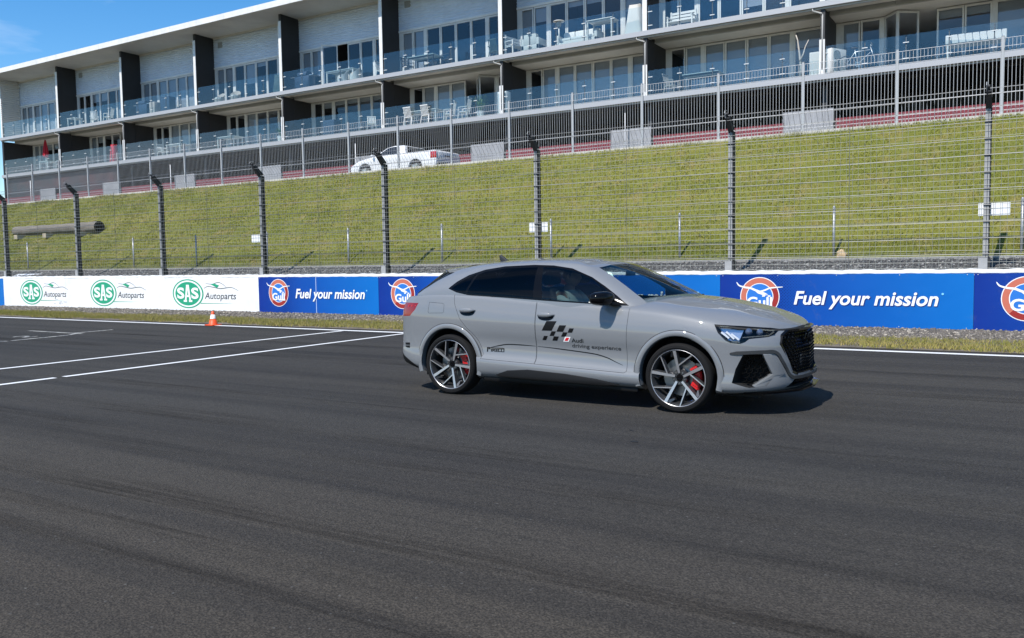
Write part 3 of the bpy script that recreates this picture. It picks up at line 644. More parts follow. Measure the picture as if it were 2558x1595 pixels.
for i in range(len(FP_X) - 1):
    b = MB(); xa, xb = FP_X[i], FP_X[i + 1]; n = 43
    for k in range(n + 1):
        x = xa + (xb - xa) * k / n; w = .006 * math.sin(k * 2.3 + i)
        wire3(b, (x, Y_F - .078, 1.17), (x + w, Y_F - .078, 4.30), .0036); wire3(b, (x + w, Y_F - .078, 4.30), (x + w, Y_F - .32, 4.58), .0036)
    for k in range(28):
        z = 1.22 + .1145 * k; s = .006 * math.sin(k * 1.7 + i * 2)
        wire3(b, (xa, Y_F - .078, z), ((xa + xb) / 2, Y_F - .078, z + s), .0036); wire3(b, ((xa + xb) / 2, Y_F - .078, z + s), (xb, Y_F - .078, z), .0036)
    part('wire_mesh', b, WIRE, df, kind='stuff', fix=False)
    b = MB(); xm = (xa + xb) / 2; wire3(b, (xm, Y_F - .09, 1.2), (xm, Y_F - .09, 4.2), .006); part('stay_wire', b, CABLE, df, fix=False)
# signs fixed to the fence
for x, lab in ((-.66, 'blank white sign board on the rightmost fence post'), (-10.82, 'blank white sign board on the fence post above the car roof'), (-21.24, 'small blank white sign board on the fence post above the first blue board')):
    wd = .27 if x > -20 else .19
    b = MB(); b.box(x - wd, x + wd, Y_F + .10, Y_F + .104, 2.23, 2.475); o = part('sign_board', bevel_mesh(b.mesh('sign_board', M('sign_white', (.78, .79, .80), .45)), .008, 1), None, None)
    tag(o, lab, 'sign', 'white sign boards on the fence')
b = MB(); b.add([(-36.4, 19.35, 1.20), (-34.9, 19.45, 1.205), (-34.85, 19.75, 1.30), (-36.35, 19.65, 1.295), (-36.4, 19.35, 1.18), (-34.9, 19.45, 1.185), (-34.85, 19.75, 1.28), (-36.35, 19.65, 1.275)], [(0,1,2,3), (7,6,5,4), (0,4,5,1), (1,5,6,2), (2,6,7,3), (3,7,4,0)])
tag(part('white_plank', b, M('sign_white', (.78, .79, .80), .45), None), 'flat white board lying on the gravel at the far left', 'board')
# ------------------------------------------------------------------ low wire fence at the foot of the bank
lf = thing('wire_fence', 'low wire fence with thin grey posts along the foot of the grass bank', 'fence', (-18, 20.2, 1.42), world=True)
for k in range(-1, 16):
    x = -.2 - 3.64 * k; b = MB(); b.tube([(x, 20.2, 1.25), (x, 20.2, 2.60)], .030, 8); b.sphere((x, 20.2, 2.60), .031, 8, 4); part('post', b, GALV, lf, True)
for z in (1.52, 1.85, 2.2, 2.55):
    b = MB(); b.tube([(4, 20.17, z), (-58, 20.17, z)], .0045, 4); part('wire', b, WIRE, lf)
# ------------------------------------------------------------------ mesh panel fence at the top of the bank
uf = thing('mesh_panel_fence', 'pale grey welded mesh fence with square posts along the top of the bank', 'fence', (-20, Y_UF + .1, 5.0), world=True)
LGREY = M('pale_grey_powder_coat', (0.38, 0.39, 0.40), 0.45, 0.1); YU = Y_UF + .09
UX = [-.775 + 2.485 * k for k in range(-19, 2)]
b = MB(); b.box(-.034, .034, -.034, .034, -.25, 2.04); b.box(-.037, .037, -.037, .037, 2.04, 2.055); ume = bevel_mesh(b.mesh('post', LGREY), .006, 1)
prof = [(0, .03), (0, .17), (.045, .22), (.0, .27), (0, 1.66), (.045, 1.72), (0, 1.78), (0, 1.99)]
def mesh_panel(xa, xb):
    b = MB(); n = 27
    for k in range(n + 1):
        x = xa + .04 + (xb - xa - .08) * k / n
        for (y0, z0), (y1, z1) in zip(prof[:-1], prof[1:]): wire3(b, (x, YU - .04 - y0, 5.02 + z0), (x, YU - .04 - y1, 5.02 + z1), .0062)
    for z, y in ((.03, 0), (.17, 0), (.27, 0), (.62, 0), (1.66, 0), (1.78, 0), (1.985, 0)): wire3(b, (xa + .03, YU - .047 - y, 5.02 + z), (xb - .03, YU - .047 - y, 5.02 + z), .0062)
    return b
for i, x in enumerate(UX):
    o = link('post', ume, uf); o.location = Vector((x, YU, 5.02)) - Vector((-20, Y_UF + .1, 5.0))
    if i: part('mesh_panel', mesh_panel(UX[i - 1], x), LGREY, uf, fix=False)
# ------------------------------------------------------------------ apartment building above the bank
BAY = 7.36; XR = -7.06            # right-hand face of the fin nearest the right of the picture
FINS = [XR + BAY * k for k in range(-8, 3)]      # -65.94 ... 7.66
Z_L, Z_U, Z_S = 8.56, 11.33, 15.66               # lower floor, upper floor, roof soffit
Y_E, Y_DU, Y_DL, Y_BK = 35.0, 36.4, 37.2, 43.0   # balcony edge, upper doors, lower doors, back wall
bd = thing('apartment_building', 'long two storey trackside apartment block with glass balconies and dark dividing fins', 'building', (-30, 36, 5.35), world=True)
ALU = M('grey_aluminium', (0.62, 0.61, 0.59), 0.45, 0.0, var=(3, .1)); TRIMW = M('pale_trim', (0.70, 0.69, 0.67), 0.5, var=(2, .1))
CHAR = M('charcoal_cladding', (0.022, 0.022, 0.024), 0.6, var=(3, .15)); SOFF = M('soffit_board', (0.72, 0.69, 0.61), 0.7, var=(.6, .12))
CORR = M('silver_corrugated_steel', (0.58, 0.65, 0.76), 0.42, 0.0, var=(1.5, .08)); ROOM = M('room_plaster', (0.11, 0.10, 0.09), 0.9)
ROOMF = M('room_carpet', (0.07, 0.065, 0.06), 0.95); BLIND = M('roller_blind', (0.40, 0.40, 0.39), 0.8); BLACKW = M('black_wall', (0.012, 0.0115, 0.0115), 0.7, var=(1.2, .3))
SLABC = M('balcony_concrete', (0.52, 0.50, 0.46), 0.8, var=(1.0, .16)); GUT = M('gutter_grey', (0.40, 0.40, 0.41), 0.45, .2)
PANE = GLASS('window_glass', (.93, .96, 1.0), .92, ior=1.52, boost=1.0); BAL = GLASS('balustrade_glass', (.93, .975, .985), .965, ior=1.6, boost=1.2)
XA, XB = FINS[0], FINS[-1]
# roof
b = MB(); b.box(XA - 5.2, XB, 34.0, 44.2, Z_S + .02, Z_S + .30); rf = part('roof', b, M('roof_sheet', (.42, .43, .44), .4, .3), bd)
b = MB(); x = XA - 5.2
k = 0
while x < XB:
    b = MB(); b.box(x + .004, min(x + 2.4, XB) - .004, 33.93, 34.0, Z_S, Z_S + .325); part('fascia_board', b, TRIMW, rf); x += 2.4
for xa in np.arange(XA - 5.2, XB, BAY / 2):
    b = MB(); b.box(xa + .004, xa + BAY / 2 - .004, 34.0, Y_DU + .2, Z_S - .012, Z_S + .02); part('soffit_board', b, SOFF, rf)
# floors, walls, party walls
for nm, z, sof, bem in (('upper_slab', Z_U, SOFF, M('beam_concrete', (.42, .415, .39), .8, var=(.8, .15))), ('lower_slab', Z_L, CHAR, CHAR)):
    yf = Y_E
    b = MB(); b.box(XA - .2, XB, yf - .02, Y_BK, z - .10, z); sl = part('balcony_slab', b, SLABC, bd)
    b = MB(); b.prism([(yf - .12, z - .20), (yf - .12, z + .005), (yf - .105, z + .005), (yf - .105, z - .185), (yf - .03, z - .185), (yf - .03, z - .05), (yf - .018, z - .05), (yf - .018, z - .20)], XA - .2, XB, axis='x'); part('gutter', b, GUT, sl)
    b = MB(); b.box(XA - .2, XB, yf - .018, yf + .10, z - .27, z - .10); part('edge_beam', b, SLABC, sl)
    b = MB(); b.box(XA - .2, XB, yf + .10, yf + .86, z - .16, z - .10); part('soffit_board', b, sof, sl)
    for i in range(len(FINS) - 1):
        for j in range(3):
            xa = FINS[i] + (BAY - .2) * j / 3; b = MB(); b.box(xa + .006, xa + (BAY - .2) / 3 - .006, yf + .86, yf + .98, z - .34, z - .10); part('downstand_beam', b, bem, sl)
    b = MB(); b.box(XA - .2, XB, yf + .98, Y_BK, z - .325, z - .29); part('soffit_board', b, sof, sl)
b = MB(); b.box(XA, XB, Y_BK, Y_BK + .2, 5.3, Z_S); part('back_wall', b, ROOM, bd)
b = MB(); b.box(XA - .2, XB, 39.2, 39.4, 5.2, Z_L - .28); part('ground_wall', b, BLACKW, bd)
b = MB()
for x in FINS[1:]: c_ = MB(); c_.box(x - .19, x + .01, 35.5, 39.2, 5.2, Z_L - .33); part('garage_wall', c_, CHAR, bd)
b = MB(); b.box(-66, -52.5, 35.20, 35.224, 5.3, Z_L - .32); part('mural_panel', b, M('maroon_mural', (.075, .030, .032), .6, var=(.55, .6), col2=(.018, .035, .038)), bd)
for i, x in enumerate(FINS):
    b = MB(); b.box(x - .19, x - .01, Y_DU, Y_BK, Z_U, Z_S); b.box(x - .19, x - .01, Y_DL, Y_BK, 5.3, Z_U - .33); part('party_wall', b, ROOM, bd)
    if i == 0:
        continue
    b = MB(); b.box(x - .17, x, Y_E + .02, Y_DU + .05, Z_U - .02, Z_S - .014); fn = part('fin', b, CHAR, bd)
    b = MB(); b.box(x - .205, x + .004, Y_E - .012, Y_E + .02, Z_U + .004, Z_S - .4); part('edge_trim', b, TRIMW, fn)
    b = MB(); b.box(x - .17, x, Y_E + .87, Y_DL + .05, Z_L, Z_U - .345); b.box(x - .17, x, Y_E + .02, Y_E + .86, Z_L, Z_U - .28); fn = part('fin', b, CHAR, bd)
    b = MB(); b.box(x - .205, x + .004, Y_E - .012, Y_E + .02, Z_L + .004, Z_L + 1.35); part('edge_trim', b, TRIMW, fn)
    b = MB(); b.tube([(x - .45, Y_E - .07, Z_U - .20), (x - .45, Y_E - .06, Z_U - .30), (x - .10, Y_E + .06, Z_U - .42), (x - .09, Y_E + .0, Z_U - .55), (x - .09, Y_E - .0, Z_L + .2)], .034, 8); part('downpipe', b, M('downpipe', (.40, .39, .37), .5), bd, True)
# corrugated cladding: real horizontal ribs
def corrugated(x0, x1, y, z0, z1, pitch=.15, amp=.026, side=False):
    b = MB(); n = int((z1 - z0) / pitch * 4)
    for i in range(n + 1):
        z = z0 + (z1 - z0) * i / n; d = [0, amp, 0, -amp][i % 4]
        b.v += [(x0, y + d, z), (x1, y + d, z)] if not side else [(y + d, x0, z), (y + d, x1, z)]
    for i in range(n): b.f.append((2*i, 2*i+1, 2*i+3, 2*i+2)); b.m.append(0)
    return b
for i in range(len(FINS) - 1):
    xa, xb = FINS[i], FINS[i + 1] - .17
    c = part('corrugated_cladding', corrugated(xa, xb, Y_DU, 13.86, Z_S - .1), CORR, bd, True, fix=False)
    b = MB(); b.box(xa, xb, Y_DU - .03, Y_DU + .05, Z_S - .10, Z_S - .013); b.box(xa, xb, Y_DU - .045, Y_DU + .05, 13.76, 13.86); part('flashing', b, TRIMW, c)
    if i in (1, 3, 5):
        b = MB(); xv = xa + .45; b.box(xv, xv + .36, Y_DU - .05, Y_DU + .02, 15.0, 15.33)
        for k in range(5): b.bar((xv + .03, Y_DU - .055, 15.05 + .055 * k), (xv + .33, Y_DU - .055, 15.05 + .055 * k), .012, .03)
        part('vent', b, M('vent_grey', (.30, .31, .31), .5), bd)
c = part('corrugated_cladding', corrugated(Y_E, Y_DU, FINS[0] + .02, Z_U + .02, Z_S - .05, side=True), M('pale_corrugated_steel', (.58, .57, .54), .45, .1), bd, True, fix=False)
b = MB(); b.box(FINS[0] - .22, FINS[0] - .012, Y_E + .03, Y_BK, Z_U, Z_S - .02); part('end_wall', b, TRIMW, bd)
b = MB(); b.box(FINS[0] - .215, FINS[0] - .012, Y_E + .03, Y_BK, 5.3, Z_U - .28); part('end_wall', b, CHAR, bd)
# glazing
CELLS = [(.06, .16, 0), (.23, .92, 1), (.95, 1.70, 1), (1.82, 2.72, 2), (2.74, 3.68, 2), (3.70, 4.63, 2), (4.65, 5.56, 2), (5.68, 7.10, 1)]
def window(x0, x1, y, z0, z1, blind=0, dark=False, rot=None, glassmat=None):
    b = MB(); w = .062; d = .07
    b.box(x0, x0 + w, y, y + d, z0, z1); b.box(x1 - w, x1, y, y + d, z0, z1); b.box(x0 + w, x1 - w, y, y + d, z1 - w * 1.35, z1); b.box(x0 + w, x1 - w, y, y + d, z0, z0 + w)
    g = MB(); g.box(x0 + w, x1 - w, y + .032, y + .038, z0 + w, z1 - w * 1.35)
    if rot:
        px, ang = rot; ca, sa = math.cos(ang), math.sin(ang)
        for m_ in (b, g): m_.v = [(px + (vx - px) * ca - (vy - y) * sa, y + (vx - px) * sa + (vy - y) * ca, vz) for vx, vy, vz in m_.v]
    o = part('window', b, ALU, bd); part('pane', g, PANE, o)
    if blind:
        g = MB(); zb = z1 - (z1 - z0) * blind; g.box(x0 + .01, x1 - .01, y + .10, y + .106, zb, z1 - .02); g.box(x0 + .01, x1 - .01, y + .095, y + .111, zb - .025, zb, 0); part('blind', g, BLIND, o)
    return o
random.seed(11)
BL_U = {1: [0, 0, 0, .25, .25, 0, .9, .2], 3: [0, .35, .35, 0, .5, .12, 0, .9], 6: [0, .9, .3, 0, .12, .12, 0, .4], 7: [0, .2, 0, .15, .15, .7, .15, 0], 8: [0, .5, .5, 0, 0, .2, .2, .2], 0: [1] * 8, 2: [1, 1, 1, 1, 1, 1, 1, 1], 5: [0, .95, .95, 0, 0, 0, 0, 0], 4: [0, .8, .6, 0, 0, 0, 0, 0]}
BL_L = {0: [0, .9, .9, .2, .2, 0, .6, .6], 4: [0, 0, .15, .12, .12, .12, .12, .5], 1: [0, .3, .2, 0, 0, 0, 0, .2], 2: [0, 0, 0, .93, .93, .5, .93, .93], 5: [0, 0, .6, .94, .94, 0, 0, 0], 6: [0, 0, .85, .90, .90, .86, .85, .88], 7: [0, 0, .87, .9, .9, .92, .6, .3], 3: [0, 0, 0, .8, 0, 0, 0, 0], 8: [0, .4, 0, 0, 0, .15, .15, .9]}
for i in range(len(FINS) - 1):
    for fl, (zf, zt, yd) in enumerate(((Z_L, Z_U - .35, Y_DL), (Z_U, 13.76, Y_DU))):
        bl = (BL_L if fl == 0 else BL_U).get(i, [0] * 8); x = FINS[i]
        b = MB(); b.box(x, x + .225, yd + .01, yd + .09, zf + .02, zt); b.box(x + 1.705, x + 1.815, yd - .01, yd + .10, zf + .02, zt); b.box(x + 5.565, x + 5.675, yd - .01, yd + .10, zf + .02, zt); b.box(x + 7.105, x + 7.19, yd + .01, yd + .09, zf + .02, zt)
        b.box(x, x + 7.19, yd + .02, yd + .12, zf, zf + .02)
        part('door_jamb', b, ALU, bd)
        opened = {(4, 1): (3, 4), (5, 0): (5, 6), (8, 0): (3, 4), (1, 0): (5, 6)}.get((i, fl), ())
        for j, (a, c_, k) in enumerate(CELLS):
            if k == 0: continue
            if j in opened: continue
            window(x + a, x + c_, yd, zf + .025, zt - .01, bl[j])
        if opened:
            if opened[0] == 3:
                window(x + 1.82, x + 2.70, yd, zf + .03, zt - .02, rot=(x + 1.82, R(-52))); window(x + 2.40, x + 3.28, yd - .70, zf + .03, zt - .02, rot=(x + 2.40, R(38)))
            else:
                window(x + 4.68, x + 5.56, yd, zf + .03, zt - .02, rot=(x + 5.56, R(52))); window(x + 4.14, x + 5.0, yd - .69, zf + .03, zt - .02, rot=(x + 5.0, R(-48)))
        # balustrade: five glass sheets a bay, clips and slim posts at the joints
        yb = Y_E + .04; n = 5; L_ = (BAY - .22) / n
        for j in range(n):
            xa = x + .02 + L_ * j
            g = MB(); g.box(xa + .012, xa + L_ - .012, yb, yb + .012, zf + .012, zf + 1.09); part('balustrade_pane', g, BAL, bd)
            b = MB(); b.box(xa - .018 + (.03 if j == 0 else 0), xa + .018 + (.03 if j == 0 else 0), yb + .03, yb + .065, zf, zf + 1.02)
            part('baluster', b, M('dark_baluster', (.10, .11, .12), .5, .3), bd)
            for zc in (.80, .22):
                b = MB(); o_ = .11 if j == 0 else 0; b.box(xa - .10 + o_, xa + .10 + o_, yb - .012, yb + .03, zf + zc, zf + zc + .03); part('glass_clip', b, M('clip_steel', (.70, .69, .66), .35, .3), bd)
# maroon upstand and grey infill panels along the concourse, in front of the garages
mw = thing('low_wall', 'low maroon wall with grey infill panels at the foot of the building', 'wall', (-30, 34.2, 5.35), world=True)
GP = M('grey_panel', (.30, .30, .31), .6, var=(2.5, .2)); MAR = M('maroon_wall_paint', (.190, .018, .028), .6, var=(1.3, .2))
PX = [-8.42 - 7.36 * k for k in range(0, 8)]
prev = 6.0
for x in PX:
    b = MB(); b.box(x + 1.93, prev, 34.25, 34.42, 5.2, 6.72); b.box(x + 1.93, prev, 34.22, 34.25, 5.2, 6.18); part('maroon_section', b, MAR, mw)
    b = MB(); b.box(x + .01, x + 1.85, 34.2, 34.4, 5.2, 7.12); b.box(x - .0, x + .03, 34.18, 34.42, 5.2, 7.13); p_ = part('infill_panel', b, GP, mw)
    b = MB(); b.box(x + 1.86, x + 1.92, 34.22, 34.42, 5.2, 7.08); part('panel_jamb', b, BLACKW, mw)
    prev = x - .01
b = MB(); b.box(-75, prev, 34.25, 34.42, 5.2, 6.72); part('maroon_section', b, MAR, mw)
for x in (-14.98, -30.2, -45.2, -60.6):
    b = MB(); b.tube([(x, 33.9, 5.3), (x, 33.9, 7.75)], .025, 8); o = part('marker_pole', b, M('white_pole', (.6, .6, .6), .5), None, True); 
    tag(o, {-14.98: 'thin pale pole in front of the grey panel right of the parked cars', -30.2: 'thin pale pole just left of the white ute', -45.2: 'thin pale pole near the left of the upper fence', -60.6: 'thin pale pole at the far left below the red parasol'}[x], 'pole', 'thin poles along the concourse')
# ------------------------------------------------------------------ traffic cone
ORANGE = M('cone_orange', (0.80, 0.085, 0.015), 0.5, var=(14, .12)); CWHITE = M('cone_white', (0.80, 0.80, 0.78), 0.4)
tcn = thing('traffic_cone', 'orange traffic cone with white band standing on the white edge line', 'cone', (-17.54, 14.22, 0))
b = MB(); b.box(-.15, .15, -.15, .15, 0.004, .028); part('base', bevel_mesh(b.mesh('base', ORANGE), .01, 2), None, tcn)
b = MB(); b.lathe([(.115, .028), (.105, .045), (.072, .175), (.071, .175)], 24); part('body', b, ORANGE, tcn, True)
b = MB(); b.lathe([(.0745, .173), (.050, .275), (.049, .275)], 24); part('reflective_band', b, CWHITE, tcn, True)
b = MB(); b.lathe([(.0495, .273), (.030, .355), (.022, .36), (.0, .36)], 24); part('tip', b, ORANGE, tcn, True)
# ------------------------------------------------------------------ log on the bank
WOODG = M('weathered_log', (0.17, 0.15, 0.125), 0.9, var=(5, .35, (.3, 2, 2)), bump=(14, .7, .02)); ENDW = M('dark_log_end', (0.018, 0.016, 0.015), 0.95)
lg = thing('log', 'long weathered grey log lying along the grass bank at the left', 'log', (-38.3, 22.55, 3.08), world=True)
b = MB(); pts = []
for i in range(25):
    t = i / 24; x = -41.9 + 6.95 * t; r = .205 + .035 * t + .012 * math.sin(i * 1.7); pts.append((x, r))
n = 16; k0 = len(b.v)
for i, (x, r) in enumerate(pts):
    yc, zc = 22.62 - .16 * i / 24, 3.33 - .03 * i / 24
    for j in range(n):
        a = 2 * math.pi * j / n; rr = r * (1 + .035 * math.sin(3 * a + x)); b.v.append((x, yc + rr * math.cos(a), zc + rr * math.sin(a)))
for i in range(24):
    for j in range(n): q = (j + 1) % n; b.f.append((k0+i*n+j, k0+i*n+q, k0+(i+1)*n+q, k0+(i+1)*n+j)); b.m.append(0)
b.f.append(tuple(k0 + j for j in range(n))); b.m.append(0)
trunk = part('trunk', b, WOODG, lg, 50)
b = MB(); b.lathe([(.255, 0), (.20, .012), (.195, -.30), (0, -.31)], 20, (-34.93, 22.46, 3.30), 'x'); part('hollow_end', b, ENDW, lg, True)
for x in (-41.0, -38.6, -35.9):
    b = MB(); b.box(x - .14, x + .14, 22.10, 22.5, 2.93, 3.115); part('packing_block', b, M('pale_timber', (.42, .36, .26), .85, var=(6, .25)), lg)
# ------------------------------------------------------------------ sandstone rock
b = MB(); b.sphere((0, 0, .09), .10, 9, 6, (1, .8, 1.25)); b.v = [(x * (1 + .25 * math.sin(7 * z * 9 + x * 20)) * (1.25 - z * 1.9 if z > 0 else 1), y, z) for x, y, z in b.v]
o = part('rock', b, M('sandstone', (.50, .37, .22), .9, var=(12, .3)), None, 30); o.location = (-3.66, 20.12, 1.44); tag(o, 'small pale yellow rock at the foot of the grass bank near the right', 'rock')
# ------------------------------------------------------------------ white ute
UW = M('ute_white_paint', (.78, .78, .78), .3, coat=.6); UG = M('car_dark_glass', (.012, .014, .018), .05); TYRE = M('tyre_rubber', (.007, .007, .0075), .85, spec=.25, bump=(90, .2, .002)); BLKP = M('black_plastic', (.018, .018, .019), .5)
TAILR = M('tail_lamp_red', (.42, .012, .014), .15, coat=1); RIMS = M('alloy_rim', (.52, .53, .55), .25, .9)
ut = thing('ute', 'white two door ute parked behind the upper fence', 'ute', (-26.2, 30.0, 5.35))
# local: front axle x=0, nose towards -x ; y 0 = near side
def prof_solid(prof, y0, y1, name, mat, parent, bev=.04, taper=None):
    b = MB(); b.prism(prof, y0, y1)
    me = b.mesh(name, mat); return part(name, bevel_mesh(me, bev, 3, 25), None, parent)
up = [(-.86, .25), (-.88, .50), (-.80, .66), (-.35, .86), (.42, .98), (1.15, 1.00), (2.1, 1.02), (3.98, 1.05), (4.05, .98), (4.07, .55), (4.0, .28), (3.4, .22)]
arch = lambda cx, r: [(cx + r * math.cos(math.radians(a)), .33 + r * math.sin(math.radians(a))) for a in range(0, 181, 20)]
low = up + arch(2.91, .38) + [(2.45, .2), (.48, .2)] + arch(0, .38) + [(-.5, .22)]
me = MB(); me.prism(low, .0, 1.84); part('body', bevel_mesh(me.mesh('body', UW), .05, 3, 40), None, ut)
cab = MB(); gl = [(.45, .97), (1.20, 1.36), (1.62, 1.42), (2.18, 1.40), (2.32, 1.02)]
cab.v = [(x, y + (.0 if z < 1.1 else .14), z) for x, z in gl for y in (.06,)] + [(x, 1.78 - (.0 if z < 1.1 else .14), z) for x, z in gl]
cab.f = [(0, 1, 2, 3, 4), (9, 8, 7, 6, 5)] + [(i, i + 5, (i + 1) % 5 + 5, (i + 1) % 5) for i in range(5)]; cab.m = [0] * 7
part('cab', bevel_mesh(cab.mesh('cab', UW), .04, 3, 30), None, ut)
for s in (0, 1):
    wy = (lambda y: y if s == 0 else 1.84 - y)
    b = MB(); q = [(.72, 1.02, .055), (1.28, 1.33, .155), (1.60, 1.37, .165), (1.92, 1.36, .16), (1.98, 1.03, .055)]; b.v = [(x, wy(y - .012), z) for x, z, y in q]; b.f = [(0, 1, 2, 3, 4)]; b.m = [0]; part('side_window', b, UG, ut, fix=False)
    b = MB(); b.box(3.74, 4.075, wy(-.012) if s == 0 else 1.80, .04 if s == 0 else 1.852, .70, .98); part('tail_lamp', bevel_mesh(b.mesh('tail_lamp', TAILR), .02, 2), None, ut)
    b = MB(); b.sphere((.55, wy(-.11), 1.02), .09, 10, 6, (.7, 1, .6)); part('door_mirror', b, UW, ut, True)
b = MB(); b.add([(.43, .2, 1.0), (.43, 1.64, 1.0), (1.16, 1.54, 1.345), (1.16, .30, 1.345)], [(0, 1, 2, 3)]); b.v = [(x - .02, y, z + .02) for x, y, z in b.v]; part('windscreen', b, UG, ut, fix=False)
b = MB(); b.add([(2.215, .30, 1.355), (2.215, 1.54, 1.355), (2.325, 1.60, 1.06), (2.325, .24, 1.06)], [(0, 1, 2, 3)]); b.v = [(x + .022, y, z + .006) for x, y, z in b.v]; part('rear_window', b, UG, ut, fix=False)
b = MB(); b.box(2.36, 3.95, .12, 1.72, .99, 1.075); part('tray_cover', bevel_mesh(b.mesh('tray_cover', M('tonneau_vinyl', (.012, .012, .013), .9, spec=.1)), .02, 2), None, ut)
def wheel_simple(par, cx, cy, cz, r, s=1):
    b = MB(); b.lathe([(r * .62, -.10), (r * .93, -.10), (r, -.06), (r, .06), (r * .93, .10), (r * .62, .10)], 28, (cx, cy, cz), 'y'); w = part('wheel', b, TYRE, par, True)
    b = MB(); b.lathe([(r * .64, -.09), (r * .60, -.07), (r * .1, -.05), (0, -.05)], 28, (cx, cy, cz), 'y')
    for k in range(5):
        a = 2 * math.pi * k / 5; b.bar((cx, cy - .075, cz), (cx + r * .62 * math.cos(a), cy - .085, cz + r * .62 * math.sin(a)), .07, .03, up=(0, 1, 0))
    part('rim', b, RIMS, w)
for x in (0, 2.91):
    for y in (.12, 1.72): wheel_simple(ut, x, y, .335, .335)
# tailgate and rear bumper seen from the rear quarter
b = MB(); b.box(4.066, 4.082, .20, 1.64, .56, .98); part('tailgate', bevel_mesh(b.mesh('tailgate', UW), .012, 2), None, ut)
b = MB(); b.box(4.082, 4.092, .62, 1.22, .80, .845); part('tailgate_handle', b, BLKP, ut)
b = MB(); b.box(4.05, 4.13, .06, 1.78, .36, .54); part('rear_bumper', bevel_mesh(b.mesh('rear_bumper', M('bumper_grey', (.10, .10, .105), .5)), .025, 2), None, ut)
b = MB(); b.box(4.131, 4.137, .74, 1.10, .40, .51); part('number_plate', b, M('plate_pale', (.6, .6, .58), .5), ut)
# ------------------------------------------------------------------ the grey sport SUV
CAR_X, CAR_Y = -2.876, 8.60
PAINT = M('grey_car_paint', (0.162, 0.170, 0.180), 0.5, 0.0, 0.3, coat=1.0); CUT = M('cavity_black', (0.005, 0.005, 0.0055), 0.8); GLOSSB = M('gloss_black_trim', (0.004, 0.004, 0.0045), 0.12, spec=.18)
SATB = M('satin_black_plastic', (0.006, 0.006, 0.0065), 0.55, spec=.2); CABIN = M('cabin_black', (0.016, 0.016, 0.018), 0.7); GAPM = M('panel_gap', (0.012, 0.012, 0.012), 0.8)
CGLASS = GLASS('car_glass', (.90, .97, .98), .93, ior=1.5, boost=1.0); PGLASS = GLASS('privacy_glass', (.75, .8, .95), .06, ior=1.5, boost=.6); LENS = GLASS('lamp_lens', (.95, .97, 1), .95, ior=1.45, boost=1.0)
CHROME = M('bright_trim', (.62, .63, .65), .18, 1.0)
car = thing('sport_suv', 'grey coupe SUV with checkered door graphics driving on the track', 'car', (CAR_X, CAR_Y, 0))

def hermite(P, n, ghost0=None, ghost1=None):
    """smooth interpolation of rows P (m, k, 3) along axis 0 with chord-length knots"""
    P = np.asarray(P, float); m = len(P)
    d = np.maximum(np.linalg.norm(np.diff(P, axis=0), axis=-1).mean(axis=1), 1e-4); t = np.concatenate([[0], np.cumsum(d)])
    T = np.zeros_like(P)
    for i in range(m):
        a = P[i - 1] if i > 0 else ghost0; c = P[i + 1] if i < m - 1 else ghost1
        da = d[i - 1] if i > 0 else d[0]; dc = d[i] if i < m - 1 else d[-1]
        if a is None: T[i] = (c - P[i]) / dc
        elif c is None: T[i] = (P[i] - a) / da
        else: T[i] = ((P[i] - a) / da * dc + (c - P[i]) / dc * da) / (da + dc)
    out = []
    for i in range(m - 1):
        k = n[i] if hasattr(n, '__len__') else n
        for j in range(k):
            s = j / k; h = d[i]
            out.append((2*s**3 - 3*s**2 + 1) * P[i] + (s**3 - 2*s**2 + s) * h * T[i] + (-2*s**3 + 3*s**2) * P[i+1] + (s**3 - s**2) * h * T[i+1])
    out.append(P[-1]); return np.array(out)
MIR = np.array([1, -1, 1.0])
def surface(cage, nr, nc, centre_rows=True):
    """cage (rows, cols, 3) of the +y half; returns a closed symmetric vertex grid"""
    C = np.asarray(cage, float)
    A = hermite(C, nr, None, C[-2] * MIR if centre_rows else None)
    B = np.transpose(A, (1, 0, 2)); B = hermite(B, nc, B[1] * MIR, B[-2] * MIR); return np.transpose(B, (1, 0, 2))
def grid_to_mesh(name, G, mats, close_bottom=True):
    nr, nc, _ = G.shape; V = []; idx = np.zeros((2, nr, nc), int); b = MB()
    for s in (0, 1):
        for i in range(nr):
            for j in range(nc):
                idx[s, i, j] = len(b.v); p = G[i, j]; b.v.append((p[0], p[1] if s == 0 else -p[1], p[2]))
    for s in (0, 1):
        for i in range(nr - 1):
            for j in range(nc - 1):
                q = (idx[s,i,j], idx[s,i,j+1], idx[s,i+1,j+1], idx[s,i+1,j]); b.f.append(q if s == 1 else q[::-1]); b.m.append(0)
    if close_bottom:
        loop = [idx[0, 0, j] for j in range(nc)] + [idx[1, 0, j] for j in range(nc - 2, 0, -1)]; b.f.append(tuple(loop)); b.m.append(0)
    me = bpy.data.meshes.new(name); me.from_pydata(b.v, [], b.f); me.materials.append(mats)
    bm = bmesh.new(); bm.from_mesh(me); bmesh.ops.remove_doubles(bm, verts=bm.verts, dist=2e-4); bmesh.ops.dissolve_degenerate(bm, edges=bm.edges, dist=1e-5)
    bmesh.ops.recalc_face_normals(bm, faces=bm.faces); bm.to_mesh(me); bm.free()
    me.polygons.foreach_set('use_smooth', [True] * len(me.polygons)); return me
